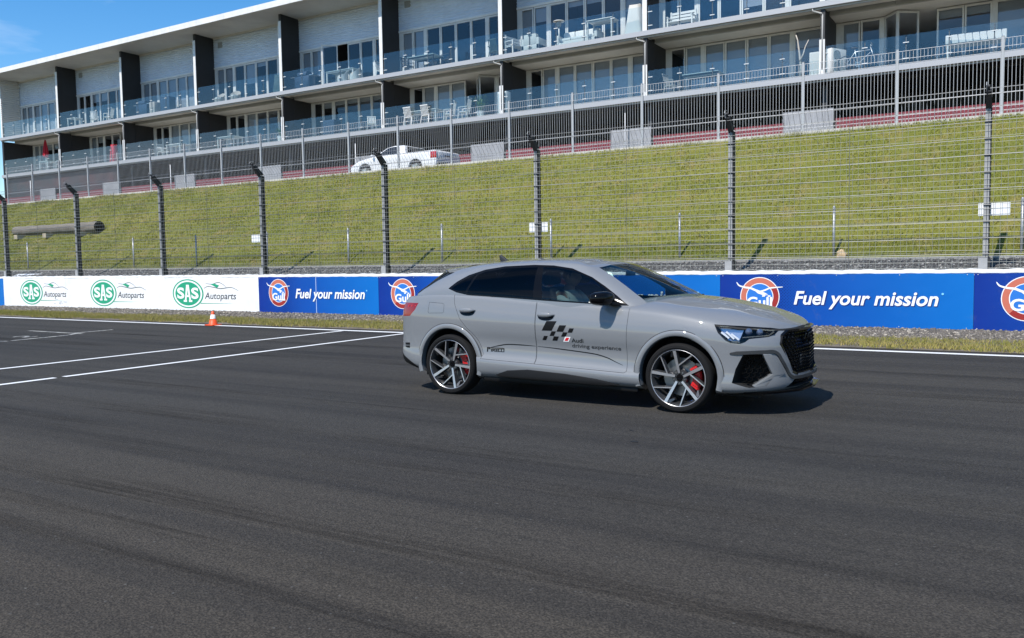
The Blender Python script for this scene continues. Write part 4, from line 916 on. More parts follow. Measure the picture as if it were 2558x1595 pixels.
# ---- lower body cage
PXc = [-3.52,-3.505,-3.43,-3.25,-2.98,-2.68,-2.25,-1.57,-1.0,-.5,0,.38,.63,.84,.985,1.03]
PYc = [0,.46,.775,.868,.902,.915,.902,.893,.893,.902,.915,.888,.815,.655,.37,0]
NW = [0]*11 + [.25,.6,.9,1,1]; TW = [1,1,.8,.35,.1] + [0]*11
SIDE = [0,.5,.9,1,1,1,1,1,1,1,1,1,1,.8,.5,0]
DOORW = [0,0,0,0,0,.0,.7,1,1,.9,0,0,0,0,0,0]
rows = [
 (.20, -.075, -.09, .16, 0, [.29,.29,.28,.26,.23]+[.20]*6+[.20,.20,.20,.20,.20]),
 (.26, -.002, -.010, .03, .012, [.34,.34,.33,.31,.28]+[.262,.262,.258,.252,.246,.24]+[.24,.24,.24,.25,.25]),
 (.37, .006, .02, -.01, .020, [.47,.47,.47,.46,.455]+[.448,.432,.405,.38,.358,.35]+[.345,.34,.34,.34,.34]),
 (.40, .000, .02, -.01, -.002, [.50,.50,.50,.49,.485]+[.478,.456,.430,.405,.385,.38]+[.38,.38,.39,.40,.40]),
 (.56, -.004, .025, -.005, -.026, [.62,.62,.62,.62,.62]+[.62,.60,.57,.55,.54,.53]+[.51,.50,.50,.51,.51]),
 (.70, .000, .02, .0, -.004, [.76,.76,.76,.76,.76]+[.755,.74,.715,.69,.675,.66]+[.63,.60,.60,.61,.61]),
 (.82, .000, .012, .005, .0, [.90,.90,.90,.90,.89]+[.88,.86,.835,.81,.79,.77]+[.73,.69,.68,.69,.69]),
 (.93, -.022, -.008, .035, -.004, [1.01,1.01,1.01,1.02,1.02]+[1.01,.99,.96,.935,.905,.87]+[.82,.775,.75,.75,.75]),
 (1.0, -.062, -.045, .085, -.004, [1.085,1.085,1.085,1.10,1.115]+[1.12,1.105,1.06,1.028,.992,.945]+[.885,.842,.812,.808,.808]),
]
cage = []
for (z, dy, dn, dt, dd, zz) in rows:
    cage.append([(PXc[j] + dn * NW[j] + dt * TW[j], max(0, PYc[j] + dy * SIDE[j] + dd * DOORW[j]) if 0 < j < 15 else 0.0, zz[j]) for j in range(16)])
def hood_z(x, y): 
    zc = np.interp(x, [-.6, -.07, .15, .40, .65, .83, .93, 1.0], [1.095, 1.082, 1.062, 1.020, .957, .895, .850, .818])
    edge = np.interp(x, [-.6, -.1, .2, .5, .75, .95], [1.02, .985, .945, .90, .862, .83])
    t = min(1, abs(y) / np.interp(x, [-.5, 0, .4, .65, .85, 1.0], [.84, .84, .80, .72, .56, .35]))
    dome = .014 * (1 / (1 + math.exp((abs(y) - .50 - .10 * (x < -.2)) / .018))) * min(1, max(0, (.92 - x) / .25))
    return edge + (zc - edge) * (1 - t ** 2.6) + dome - .007
top = cage[-1]
def inner(sc, xs):
    out = []
    for j in range(16):
        x, y, z = top[j]
        if j >= 9:
            x2 = [None]*9 + xs; X = x2[j]; Y = y * sc if 0 < j < 15 else 0.0; out.append((X, Y, hood_z(X, Y)))
        else:
            X = max(x, -3.42) + (.06 if j < 3 else 0) * (1 - sc); out.append((X, y * sc, z - .02 - (.06 if j > 2 else .01)))
    return out
cage.append(inner(.90, [-.50, -.01, .365, .60, .795, .925, .965]))
cage.append(inner(.62, [-.48, -.03, .33, .53, .70, .82, .86]))
cage.append(inner(.30, [-.44, -.05, .28, .45, .58, .68, .71]))
cage.append([(p[0], 0.0, hood_z(p[0], 0) if j >= 9 else p[2]) for j, p in enumerate(inner(0.02, [-.40, -.06, .22, .37, .48, .56, .60]))])
GL = surface(cage, [2, 4, 2, 5, 5, 5, 5, 5, 3, 6, 5, 5], [5, 6, 8, 10, 10, 12, 14, 12, 12, 12, 12, 10, 8, 8, 6])
LOWER = grid_to_mesh('body_shell', GL, PAINT)
# ---- greenhouse cage
gb = [(-3.43,0,1.10),(-3.41,.42,1.10),(-3.27,.69,1.11),(-2.80,.802,1.145),(-2.2,.832,1.125),(-1.57,.838,1.08),(-1.0,.836,1.045),(-.47,.775,1.0),(-.19,.45,1.035),(-.06,0,1.06)]
gr = [(-3.10,0,1.405),(-3.06,.34,1.40),(-2.90,.525,1.375),(-2.55,.585,1.415),(-2.2,.612,1.44),(-1.6,.625,1.458),(-1.22,.612,1.442),(-1.04,.565,1.412),(-.985,.34,1.440),(-.965,0,1.452)]
gb, gr = np.array(gb), np.array(gr)
bul = np.array([0,0,.01,.03,.034,.034,.034,.022,0,0]); fwd = np.array([-.02,-.02,-.01,0,0,0,0,.03,.05,.05])
def gmid(t):
    P = gb + (gr - gb) * t; w = 4 * t * (1 - t); P[:, 1] += bul * w; P[:, 0] += fwd * w * .5; P[:, 2] += np.array([.02,.02,.015,.01,.006,.004,.006,.012,.02,.02]) * w; P[0, 1] = P[-1, 1] = 0; return P
def roof_z(x): return np.interp(x, [-3.12,-2.9,-2.5,-2.1,-1.65,-1.35,-1.15,-.95], [1.405,1.435,1.482,1.508,1.517,1.507,1.488,1.455])
g0 = gb.copy(); g0[:, 2] -= .16; g0[:, 1] += .012; g0[0, 1] = g0[-1, 1] = 0
def roof_in(s, xs):
    P = gr.copy()
    for j in range(10):
        P[j, 0] = xs[j]; P[j, 1] = gr[j, 1] * s; zc = roof_z(xs[j]); P[j, 2] = zc - (zc - min(gr[j, 2] + .012, zc)) * s ** 2.3
    P[0, 1] = P[-1, 1] = 0; return P
gcage = [g0, gb, gmid(.35), gmid(.7), gmid(.92), gr, roof_in(.90, [-3.05,-3.0,-2.86,-2.53,-2.19,-1.6,-1.24,-1.10,-1.045,-1.03]), roof_in(.6, [-2.95,-2.92,-2.78,-2.48,-2.17,-1.6,-1.28,-1.18,-1.13,-1.12]), roof_in(.28, [-2.86,-2.84,-2.72,-2.45,-2.16,-1.6,-1.3,-1.23,-1.2,-1.19])]
lastr = roof_in(0, [-2.82,-2.80,-2.70,-2.44,-2.15,-1.6,-1.3,-1.25,-1.22,-1.21]); lastr[:, 1] = 0; gcage.append(lastr)
GG = surface(np.array(gcage), [2, 6, 6, 4, 3, 3, 5, 5, 4], [6, 6, 10, 12, 12, 10, 10, 8, 6])
UPPER = grid_to_mesh('greenhouse_shell', GG, PAINT)

# ---- boolean helpers
def tmp(me): o = bpy.data.objects.new('tmp', me); COL.objects.link(o); return o
def cutter(islands, mat=CUT):
    b = MB()
    for c in islands: b.add(c.v, c.f)
    return b.mesh('cutter', mat)
def boolean(me, cut, op):
    A, B = tmp(me), tmp(cut); md = A.modifiers.new('b', 'BOOLEAN'); md.operation = op; md.object = B; md.solver = 'MANIFOLD'; md.material_mode = 'TRANSFER'
    dg = bpy.context.evaluated_depsgraph_get(); r = bpy.data.meshes.new_from_object(A.evaluated_get(dg)); bpy.data.objects.remove(A); bpy.data.objects.remove(B)
    return r
def keep_mats(me, names, drop=False):
    bm = bmesh.new(); bm.from_mesh(me); ok = {i for i, m in enumerate(me.materials) if m and m.name in names}
    bad = [f for f in bm.faces if (f.material_index in ok) == drop]
    bmesh.ops.delete(bm, geom=bad, context='FACES'); bm.to_mesh(me); bm.free(); return me
def set_mat(me, mat): me.materials.clear(); me.materials.append(mat); me.polygons.foreach_set('material_index', [0] * len(me.polygons)); return me
class Ref:
    def __init__(s, me):
        s.v = [v.co.copy() for v in me.vertices]; s.p = [tuple(p.vertices) for p in me.polygons]; s.n = [v.normal.copy() for v in me.vertices]; s.t = BVHTree.FromPolygons(s.v, s.p)
    def normal(s, co):
        loc, nrm, i, d = s.t.find_nearest(co)
        if i is None or d > .0015: return None
        p = s.p[i]
        if len(p) > 8: return nrm
        w = poly_3d_calc([s.v[k] for k in p], loc); r = Vector((0, 0, 0))
        for k, x in zip(p, w): r += s.n[k] * x
        return r.normalized() if r.length > 0 else nrm
RL, RU = Ref(LOWER), Ref(UPPER)
def smooth_from(me, ref, names=('grey_car_paint',)):
    me.polygons.foreach_set('use_smooth', [True] * len(me.polygons)); ok = {i for i, m in enumerate(me.materials) if m and m.name in names} if names else None
    N_ = [None] * len(me.loops); cache = {}
    for p in me.polygons:
        use = ok is None or p.material_index in ok
        for li in p.loop_indices:
            vi = me.loops[li].vertex_index; nn = None
            if use:
                if vi not in cache: cache[vi] = ref.normal(me.vertices[vi].co)
                nn = cache[vi]
            N_[li] = nn if nn is not None else p.normal.copy()
            if nn is not None and nn.dot(p.normal) < .2: N_[li] = p.normal.copy()
    me.normals_split_custom_set(N_); return me
def both(poly, y0, y1): # prism on the near (negative y) side and its mirror
    a = MB(); a.prism(poly, -y1, -y0); c = MB(); c.prism(poly, y0, y1); return [a, c]
def fprism(poly_yz, x0, x1): a = MB(); a.prism(poly_yz, x0, x1, axis='x'); return a
def offset_poly(poly, d):
    n = len(poly); area = sum(poly[i][0] * poly[(i+1) % n][1] - poly[(i+1) % n][0] * poly[i][1] for i in range(n)); s = 1 if area > 0 else -1; out = []
    for i in range(n):
        p0, p1, p2 = Vector(poly[i-1]), Vector(poly[i]), Vector(poly[(i+1) % n]); e1 = (p1 - p0).normalized(); e2 = (p2 - p1).normalized()
        n1 = Vector((e1.y, -e1.x)) * s; n2 = Vector((e2.y, -e2.x)) * s; m = n1 + n2
        if m.length < 1e-6: m = n1
        m.normalize(); k = d / max(.35, m.dot(n1)); out.append((p1.x + m.x * k, p1.y + m.y * k))
    return out
def arc(cx, cz, r, a0, a1, n=16): return [(cx + r * math.cos(R(a0 + (a1 - a0) * i / n)), cz + r * math.sin(R(a0 + (a1 - a0) * i / n))) for i in range(n + 1)]
# ---- outlines (x along the car from the front axle, z up)
HUB_Z, TY_R = .338, .338; WB = 2.681
ARCH_R = .388
def wheel_cut(cx, s):
    b = MB(); n = 56; k = 0; r = ARCH_R; ys = (.52, 1.3); poly = [(cx + r * math.cos(2*math.pi*i/n), HUB_Z + .018 + r * math.sin(2*math.pi*i/n)) for i in range(n)]
    b.prism(poly, ys[0] * s, ys[1] * s); return b
FDOOR = [(-1.566, .402), (-.55, .364), (-.530, .375), (-.535, .62), (-.522, .90), (-.515, 1.2), (-1.566, 1.2)]
RDOOR = [(-1.576, .403), (-2.245, .428)] + [(-2.681 + .468 * math.cos(R(a)), .36 + .468 * math.sin(R(a))) for a in (14, 22, 32, 42, 50, 57)] + [(-2.52, .86), (-2.60, 1.02), (-2.63, 1.2), (-1.576, 1.2)]
FUEL = [(-2.965, .925), (-2.955, 1.032), (-2.765, 1.022), (-2.745, 1.01), (-2.742, .93), (-2.752, .918), (-2.95, .912)]
HEAD = [(.345, .862), (.60, .845), (.80, .823), (.868, .808), (.845, .765), (.80, .742), (.655, .728), (.625, .70), (.585, .684), (.50, .692), (.455, .715), (.385, .785)]
VENT = [(.612, .592), (.79, .585), (.865, .40), (.80, .29), (.66, .275), (.515, .32), (.545, .45)]
TAIL = [(-3.12, 1.022), (-3.165, .945), (-3.25, .872), (-3.6, .85), (-3.6, 1.022)]
GRILLE = [(-.47, .790), (.47, .790), (.56, .745), (.60, .675), (.46, .405), (.40, .380), (-.40, .380), (-.46, .405), (-.60, .675), (-.56, .745)]
LOWG = [(-.42, .338), (.42, .338), (.54, .258), (-.54, .258)]
REARB = [(-.60, .44), (.60, .44), (.66, .30), (-.66, .30)]
HOODP = None
cut1 = []
for cx in (0, -WB):
    for s in (1, -1): cut1.append(wheel_cut(cx, s))
body = boolean(LOWER, cutter(cut1 + both(offset_poly(FUEL, .003), .80, 1.2)), 'DIFFERENCE')
for isl in (both(HEAD, .52, 1.2), both(VENT, .56, 1.2), [fprism(GRILLE, .80, 1.4)], [fprism(LOWG, .82, 1.4)]): body = boolean(body, cutter(isl), 'DIFFERENCE')
body = boolean(body, cutter(both(offset_poly(FDOOR, .0035), .79, 1.2), GAPM), 'DIFFERENCE')
body = boolean(body, cutter(both(offset_poly(RDOOR, .0035), .79, 1.2), GAPM), 'DIFFERENCE')
body = boolean(body, cutter(both(TAIL, .60, 1.2)), 'DIFFERENCE')
# cabin deck in black
di = len(body.materials); body.materials.append(CABIN)
for p in body.polygons:
    c = p.center
    if body.materials[p.material_index].name == 'grey_car_paint' and p.normal.z > .6 and -3.2 < c.x < -.52 and abs(c.y) < .80 and c.z > .9: p.material_index = di
smooth_from(body, RL); part('body', body, None, car)
inner_lower = lambda poly, y0: keep_mats(boolean(LOWER, cutter(both(poly, y0, 1.2)), 'INTERSECT'), ('grey_car_paint',))
def split_sides(me):
    res = []
    for s in (-1, 1):
        m = me.copy(); bm = bmesh.new(); bm.from_mesh(m); bmesh.ops.delete(bm, geom=[f for f in bm.faces if f.calc_center_median().y * s < 0], context='FACES'); bm.to_mesh(m); bm.free(); res.append(m)
    return res
doors = {}
for nm, poly in (('front_door', FDOOR), ('rear_door', RDOOR)):
    near, far = split_sides(inner_lower(poly, .5))
    for m, s in ((near, -1), (far, 1)):
        # keep only the outer skin
        bm = bmesh.new(); bm.from_mesh(m); bmesh.ops.delete(bm, geom=[f for f in bm.faces if abs(f.calc_center_median().y) < .80 or abs(f.normal.z) > .93], context='FACES'); bm.to_mesh(m); bm.free()
        set_mat(m, PAINT); smooth_from(m, RL); doors[(nm, s)] = part('door', m, None, car)
for m in split_sides(inner_lower(FUEL, .5)):
    if m.vertices[0].co.y > 0: continue
    bm = bmesh.new(); bm.from_mesh(m); bmesh.ops.delete(bm, geom=[f for f in bm.faces if abs(f.calc_center_median().y) < .80], context='FACES'); bm.to_mesh(m); bm.free()
    set_mat(m, PAINT); smooth_from(m, RL); part('fuel_flap', m, None, car)
def lens(poly, mat, nm, ymin):
    out = []
    for m in split_sides(inner_lower(poly, .5)):
        set_mat(m, mat); smooth_from(m, RL, None); out.append(part(nm, m, None, car))
    return out
heads = lens(HEAD, LENS, 'headlight', .5); 
TAILM = M('tail_lamp_lens', (.20, .006, .008), .2, coat=.25)
tails = lens(TAIL, TAILM, 'tail_lamp', .5)
# ---- greenhouse
DLO = [(-2.752,1.186),(-2.66,1.262),(-2.53,1.334),(-2.34,1.393),(-2.085,1.428),(-1.71,1.440),(-1.47,1.431),(-1.24,1.398),(-.995,1.306),(-.83,1.214),(-.68,1.118),(-.545,1.022),(-.67,1.022),(-.94,1.036),(-1.51,1.064),(-1.966,1.090),(-2.285,1.103),(-2.465,1.115),(-2.62,1.142)]
FGL = [(-1.508,1.082),(-1.585,1.412),(-1.415,1.405),(-1.2,1.368),(-.983,1.286),(-.836,1.200),(-.74,1.13),(-.705,1.055),(-.995,1.052),(-1.123,1.060)]
RGL = [(-1.622,1.090),(-1.655,1.413),(-2.073,1.405),(-2.328,1.369),(-2.40,1.335),(-2.475,1.140),(-2.288,1.122)]
QGL = [(-2.70,1.186),(-2.595,1.266),(-2.484,1.322),(-2.425,1.345),(-2.500,1.146),(-2.627,1.164)]
WSC = [(-.705, 1.005), (.705, 1.005), (.61, 1.25), (.535, 1.402), (.34, 1.428), (0, 1.438), (-.34, 1.428), (-.535, 1.402), (-.61, 1.25)]
RSC = [(-.63, 1.125), (.63, 1.125), (.50, 1.355), (.3, 1.375), (-.3, 1.375), (-.50, 1.355)]
side_w = [both(p, .30, 1.2) for p in (FGL, RGL, QGL)]
gcut = [c for q in side_w for c in q]
top_ = boolean(UPPER, cutter(gcut), 'DIFFERENCE')
top_ = boolean(top_, cutter([fprism(WSC, -1.075, .3)]), 'DIFFERENCE')
RSP = MB(); RSP.prism([(-2.80, 1.366), (-3.00, 1.268), (-3.19, 1.150), (-3.24, 1.125), (-3.8, 1.125), (-3.8, 1.366)], -1.2, 1.2)
top_ = boolean(top_, cutter([RSP]), 'DIFFERENCE')
frame = keep_mats(boolean(top_, cutter(both(DLO, .3, 1.2), GAPM), 'INTERSECT'), ('grey_car_paint',))
top_ = keep_mats(boolean(top_, cutter(both(DLO, .3, 1.2), GAPM), 'DIFFERENCE'), ('grey_car_paint',))
def no_floor(me):
    bm = bmesh.new(); bm.from_mesh(me); bmesh.ops.delete(bm, geom=[f for f in bm.faces if f.normal.z < -.9 and f.calc_center_median().z < .99], context='FACES'); bm.to_mesh(me); bm.free(); return me
def thick(me, ref, t, inner_mat, outer_mat):
    """give the shell an inner lining"""
    set_mat(me, outer_mat); me.materials.append(inner_mat); bm = bmesh.new(); bm.from_mesh(me); vm = {}
    for v in list(bm.verts):
        n = ref.normal(v.co) or v.normal; vm[v.index] = v.co - n * t
    faces = [[v.index for v in f.verts] for f in bm.faces]; bm.verts.ensure_lookup_table(); new = {}
    for i, co in vm.items(): new[i] = bm.verts.new(co)
    for f in faces:
        try: nf = bm.faces.new([new[i] for i in reversed(f)]); nf.material_index = 1; nf.smooth = True
        except ValueError: pass
    bm.to_mesh(me); bm.free(); return me
top_ = no_floor(top_); thick(top_, RU, .022, CABIN, PAINT); smooth_from(top_, RU); part('roof', top_, None, car)
thick(frame, RU, .018, CABIN, GLOSSB); smooth_from(frame, RU, ('gloss_black_trim',))
for m in split_sides(frame): part('window_trim', m, None, car)
def pane(cut, mat, nm, ref=RU):
    m = keep_mats(boolean(UPPER, cutter(cut), 'INTERSECT'), ('grey_car_paint',)); set_mat(m, mat); smooth_from(m, ref, None); return m
SGLASS = GLASS('side_glass', (.80, .95, .96), .42, ior=1.5, boost=1.0)
for poly, mat in ((FGL, SGLASS), (RGL, PGLASS), (QGL, PGLASS)):
    for m in split_sides(pane(both(poly, .3, 1.2), mat, 'w')): part('side_window', m, None, car)
part('windscreen', pane([fprism(WSC, -1.075, .3)], CGLASS, 'w'), None, car)
part('rear_window', pane([RSP], PGLASS, 'w'), None, car)
# spoiler, antenna
sp = MB(); tipx = lambda y: -3.20 + .28 * (abs(y) / .56) ** 2.2
ny = 20
for k in range(ny + 1):
    y = -.56 + 1.12 * k / ny; xf = -2.78 + .06 * (abs(y) / .56) ** 2; zf = roof_z(xf) - (.065) * (abs(y) / .56) ** 2.4 + .004; xt = tipx(y) ; zt = 1.402 - .014 * (abs(y) / .56) ** 2
    sp.v += [(xf, y, zf), (xf * .4 + xt * .6, y, zt * .62 + zf * .38 + .006), (xt, y, zt), (xt + .01, y, zt - .022), (xf - .08, y, zf - .055)]
for k in range(ny):
    for j in range(4): a = 5 * k + j; sp.f.append((a, a + 5, a + 6, a + 1)); sp.m.append(1 if j >= 2 else 0)
sp.f += [(0, 1, 2, 3, 4), tuple(5 * ny + j for j in (4, 3, 2, 1, 0))]; sp.m += [0, 0]
part('spoiler', sp, [PAINT, GLOSSB], car, 40)
b = MB(); b.prism([(-2.52, 1.465), (-2.38, 1.475), (-2.46, 1.505), (-2.535, 1.560), (-2.56, 1.555), (-2.55, 1.50)], -.018, .018); part('antenna', bevel_mesh(b.mesh('antenna', BLKP), .006, 2), None, car)
# ---- arch flares
def flare(cx, s, name='arch_flare'):
    b = MB(); prof = [(.387, .85), (.387, .912), (.389, .924), (.397, .9295), (.420, .9290), (.440, .9255), (.4455, .9185), (.4465, .88)]; n = 44; a0, a1 = R(-16), R(196)
    for i in range(n + 1):
        a = a0 + (a1 - a0) * i / n
        ref_x = cx
        for (r, y) in prof:
            x, z = cx + r * math.cos(a), HUB_Z + .018 + r * math.sin(a)
            edge = np.interp(x, [-3.5, -3.43, -3.25, -3.1, -2.68, -2.25, -.5, 0, .38, .5, .63], [.72, .775, .868, .89, .915, .902, .902, .915, .888, .855, .815])
            b.v.append((x, s * (y - .915 + edge), z))
    m = len(prof)
    for i in range(n):
        for j in range(m - 1): k = i * m + j; b.f.append((k, k + m, k + m + 1, k + 1)); b.m.append(0)
    fl = part(name, b, PAINT, car, 60)
    b2 = MB(); b2.tube([b.v[i * m + m - 2] for i in range(n + 1)], .0042, 5); part('flare_shadow_line', b2, GAPM, fl)  # dark tube colours in the shadow gap line along the flare's outer edge
    return fl
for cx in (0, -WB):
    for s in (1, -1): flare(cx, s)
# ---- sills
for s in (-1, 1):
    b = MB(); b.prism([(-2.05, .262), (-1.90, .315), (-1.65, .338), (-1.2, .318), (-.85, .285), (-.60, .240), (-.75, .222), (-2.0, .240)], .855 * s, .938 * s); part('sill_blade', bevel_mesh(b.mesh('sill_blade', SATB), .008, 2), None, car)
    b = MB(); b.prism([(-2.25, .24), (-.42, .215), (-.42, .17), (-2.25, .18)], .70 * s, .872 * s); part('sill_underside', bevel_mesh(b.mesh('sill_underside', SATB), .012, 2), None, car)
b = MB(); b.box(-3.15, .72, -.70, .70, .175, .30); part('underbody', b, SATB, car)
# ---- wheels
ALUB = M('machined_alloy', (.40, .40, .41), .30, .6); ANTH = M('anthracite_rim', (.060, .062, .066), .35, .5, coat=.4); DISC = M('brake_disc', (.28, .28, .29), .35, .9); CALR = M('red_caliper', (.58, .012, .015), .3, coat=.8)
def wheel_meshes():
    t = MB(); t.lathe([(.272, -.098), (.281, -.112), (.302, -.118), (.322, -.110), (.333, -.092), (.338, -.07), (.338, .07), (.333, .092), (.322, .110), (.302, .118), (.281, .112), (.272, .098)], 64, axis='y')
    for r, y in ((.294, -.1170), (.3125, -.1145)): t.lathe([(r - .002, y + .003), (r - .001, y - .0015), (r + .001, y - .0015), (r + .002, y + .003)], 64, axis='y')
    tm = t.mesh('tyre', TYRE, 40)
    r = MB(); r.lathe([(.269, -.104), (.273, -.107), (.277, -.105), (.275, -.094)], 64, axis='y')
    lip = r.mesh('rim_lip', ALUB, 40)
    br = MB(); br.lathe([(.268, -.100), (.258, -.085), (.248, -.03), (.244, .10), (.262, .105)], 56, axis='y'); barrel = br.mesh('rim_barrel', ANTH, 40)
    sp = MB()
    def arm(a0, r0, w0, a1, r1, w1, y0, y1, dep):
        p = Vector((r0 * math.cos(a0), y0, r0 * math.sin(a0))); q = Vector((r1 * math.cos(a1), y1, r1 * math.sin(a1))); d = q - p; u = Vector((-d.z, 0, d.x)).normalized()
        vs = [p + u * w0 / 2, p - u * w0 / 2, q - u * w1 / 2, q + u * w1 / 2]; o = Vector((0, dep, 0)); e = .010
        vs2 = [p + u * (w0 / 2 + e) + o, p - u * (w0 / 2 + e) + o, q - u * (w1 / 2 + e) + o, q + u * (w1 / 2 + e) + o]
        k = len(sp.v); sp.v += [tuple(v) for v in vs + vs2]; sp.f += [(k, k+1, k+2, k+3), (k+7, k+6, k+5, k+4), (k, k+4, k+5, k+1), (k+1, k+5, k+6, k+2), (k+2, k+6, k+7, k+3), (k+3, k+7, k+4, k)]; sp.m += [0, 1, 1, 1, 1, 1]
    for k in range(5):
        a = 2 * math.pi * k / 5 + R(6)
        arm(a, .045, .022, a + R(7), .272, .031, -.062, -.101, .045)                 # broad blade
        arm(a + R(2), .118, .012, a - R(33), .273, .010, -.074, -.1015, .040)        # thin branch
        k0 = len(sp.m); arm(a + R(22), .215, .012, a + R(9), .270, .045, -.060, -.096, .05); sp.m[k0] = 1
    spm = sp.mesh('spoke', [ALUB, ANTH], fix=True)
    hb = MB(); hb.lathe([(.0, -.060), (.031, -.060), (.034, -.055), (.036, -.04)], 24, axis='y'); hb.lathe([(.034, -.050), (.070, -.052), (.082, -.03), (.082, .02)], 30, axis='y', mi=1)
    for k in range(5):
        a = 2 * math.pi * k / 5 + R(42); hb.lathe([(0, -.050), (.008, -.050), (.010, -.045), (.011, -.03)], 8, (.056 * math.cos(a), -.008, .056 * math.sin(a)), 'y', mi=2)
    for k in range(4): hb.lathe([(.0055, -.0625), (.0075, -.063), (.0075, -.061)], 14, (-.0135 + .009 * k, 0, 0), 'y', mi=0)
    hm = hb.mesh('hub_cap', [GLOSSB, ANTH, CHROME], 30)
    ds = MB(); ds.lathe([(.07, -.012), (.185, -.012), (.187, -.010), (.187, .012), (.07, .012)], 48, axis='y'); dm = ds.mesh('brake_disc', DISC, 40)
    return tm, lip, barrel, spm, hm, dm
tm, lip, barrel, spm, hm, dm = wheel_meshes()
ca = MB(); ca.lathe([(.120, -.048), (.195, -.048), (.210, -.035), (.210, .03), (.12, .03)], 16, axis='y', a0=R(-38), a1=R(40), close=True)
ca.lathe([(.13, -.055), (.19, -.055), (.19, -.047), (.13, -.047)], 10, axis='y', a0=R(-30), a1=R(-6), close=True); ca.lathe([(.13, -.055), (.19, -.055), (.19, -.047), (.13, -.047)], 10, axis='y', a0=R(8), a1=R(32), close=True)
cm = ca.mesh('brake_caliper', CALR, 30)
for ix, cx in enumerate((0, -WB)):
    for s in (-1, 1):
        t = part('wheel', tm, None, car); t.location = (cx, s * .792, HUB_Z); t.rotation_euler = (0, R(-13 if ix == 0 else 17), 0) if s < 0 else (0, 0, math.pi)
        for nm, m in (('rim_lip', lip), ('rim_barrel', barrel), ('spoke', spm), ('hub_cap', hm), ('brake_disc', dm)):
            o = part(nm, m, None, t)
            if nm == 'brake_disc': o.location = (0, .03, 0)
        o = part('brake_caliper', cm, None, car); o.location = (cx, s * .792 - s * .03, HUB_Z); o.rotation_euler = (0, R(-2 if ix == 0 else -4), 0) if s < 0 else (0, 0, math.pi)
# ---- front: grille lattice, plate, blades, splitter
def nose_x(y, z): return float(np.interp(abs(y), [0, .37, .655, .815], [1.045, 1.0, .855, .64])) + float(np.interp(z, [.25, .4, .6, .7, .8], [-.01, .01, .015, .01, -.02]))
b = MB()
for row in range(13):
    z = .395 + row * .032
    for c in range(-14, 15):
        y = c * .044 + (.022 if row % 2 else 0)
        lim = np.interp(z, [.375, .40, .67, .74, .795], [.38, .45, .59, .55, .46])
        if abs(y) > lim: continue
        x = nose_x(y, z) - .035
        for (dy, dz) in ((.022, .0), (.011, .016), (-.011, .016)):
            y2, z2 = y + dy, z + dz; x2 = nose_x(y2, z2) - .035
            b.bar((x, y - dy * .0, z), (x2, y2, z2), .013, .007, up=(1, 0, 0))
        b.sphere((x + .008, y, z), .0075, 6, 4)
part('grille', b, GLOSSB, car)
b = MB()
loop = [(y, z) for y, z in GRILLE]; m = len(loop)
for i in range(m):
    (y0, z0), (y1, z1) = loop[i], loop[(i + 1) % m]; n = 6
    for k in range(n):
        ya, za = y0 + (y1 - y0) * k / n, z0 + (z1 - z0) * k / n; yb_, zb_ = y0 + (y1 - y0) * (k + 1) / n, z0 + (z1 - z0) * (k + 1) / n
        b.bar((nose_x(ya, za) - .008, ya, za), (nose_x(yb_, zb_) - .008, yb_, zb_), .02, .028, up=(1, 0, 0))
part('grille_frame', b, GLOSSB, car)
FRG = M('satin_grey_frame', (.030, .031, .033), .42)
def trim_ribbon(name, pts, w, h, mat, ref=None, sub=6, lift=0.0, parent=None):
    """a strip laid along the body surface"""
    ref = ref or RL; P = []
    A = np.array(pts, float); A = hermite(A[:, None, :], sub)[:, 0]
    for p in A:
        loc, n_, i, d = ref.t.find_nearest(Vector(p)); n_ = ref.normal(loc) or n_; P.append((loc, n_))
    b = MB(); m = len(P)
    for i, (c, n_) in enumerate(P):
        T = (P[min(i + 1, m - 1)][0] - P[max(i - 1, 0)][0]).normalized(); B = T.cross(n_).normalized(); ww = w * min(1.0, .3 + .35 * min(i, m - 1 - i))
        b.v += [tuple(c + B * ww / 2 - n_ * .004), tuple(c + B * ww * .42 + n_ * (h + lift)), tuple(c - B * ww * .42 + n_ * (h + lift)), tuple(c - B * ww / 2 - n_ * .004)]
    for i in range(m - 1):
        for j in range(3): k = 4 * i + j; b.f.append((k, k + 1, k + 5, k + 4)); b.m.append(0)
    b.f += [(0, 1, 2, 3), tuple(4 * (m - 1) + j for j in (3, 2, 1, 0))]; b.m += [0, 0]
    return part(name, b, mat, parent or car, 50)
def nose_pt(y, z, s): return (nose_x(y, z) if y < .70 else float(np.interp(y, [.655, .815, .888], [.855, .645, .40])), s * y, z)
for s in (-1, 1):
    trim_ribbon('bumper_frame', [nose_pt(y, z, s) for y, z in [(.86, .596), (.80, .604), (.72, .607), (.66, .602), (.632, .580), (.60, .53), (.54, .44), (.495, .375), (.46, .354), (.40, .348), (.2, .346), (0.002, .346)]], .036, .010, FRG)
    trim_ribbon('bonnet_gap', [(.36, s * .890, .866), (.48, s * .862, .860), (.60, s * .815, .851), (.72, s * .735, .842), (.80, s * .67, .834), (.87, s * .57, .824), (.93, s * .45, .818), (.97, s * .32, .816), (.985, s * .2, .816), (.99, 0, .816)], .024, .0025, GAPM)
b = MB()
for k in range(4): b.lathe([(.044, -.004), (.050, .004), (.056, -.004)], 22, (1.035 - .012 * abs(k - 1.5), -.114 + .076 * k, .690), 'x')
part('emblem_rings', b, GLOSSB, car, True)
b = MB(); b.box(0, .012, -.26, .26, -.055, .055); pl = bevel_mesh(b.mesh('number_plate', M('dark_plate', (.040, .040, .042), .4)), .004, 2); po = part('number_plate', pl, None, car); po.location = (.985, 0, .497)
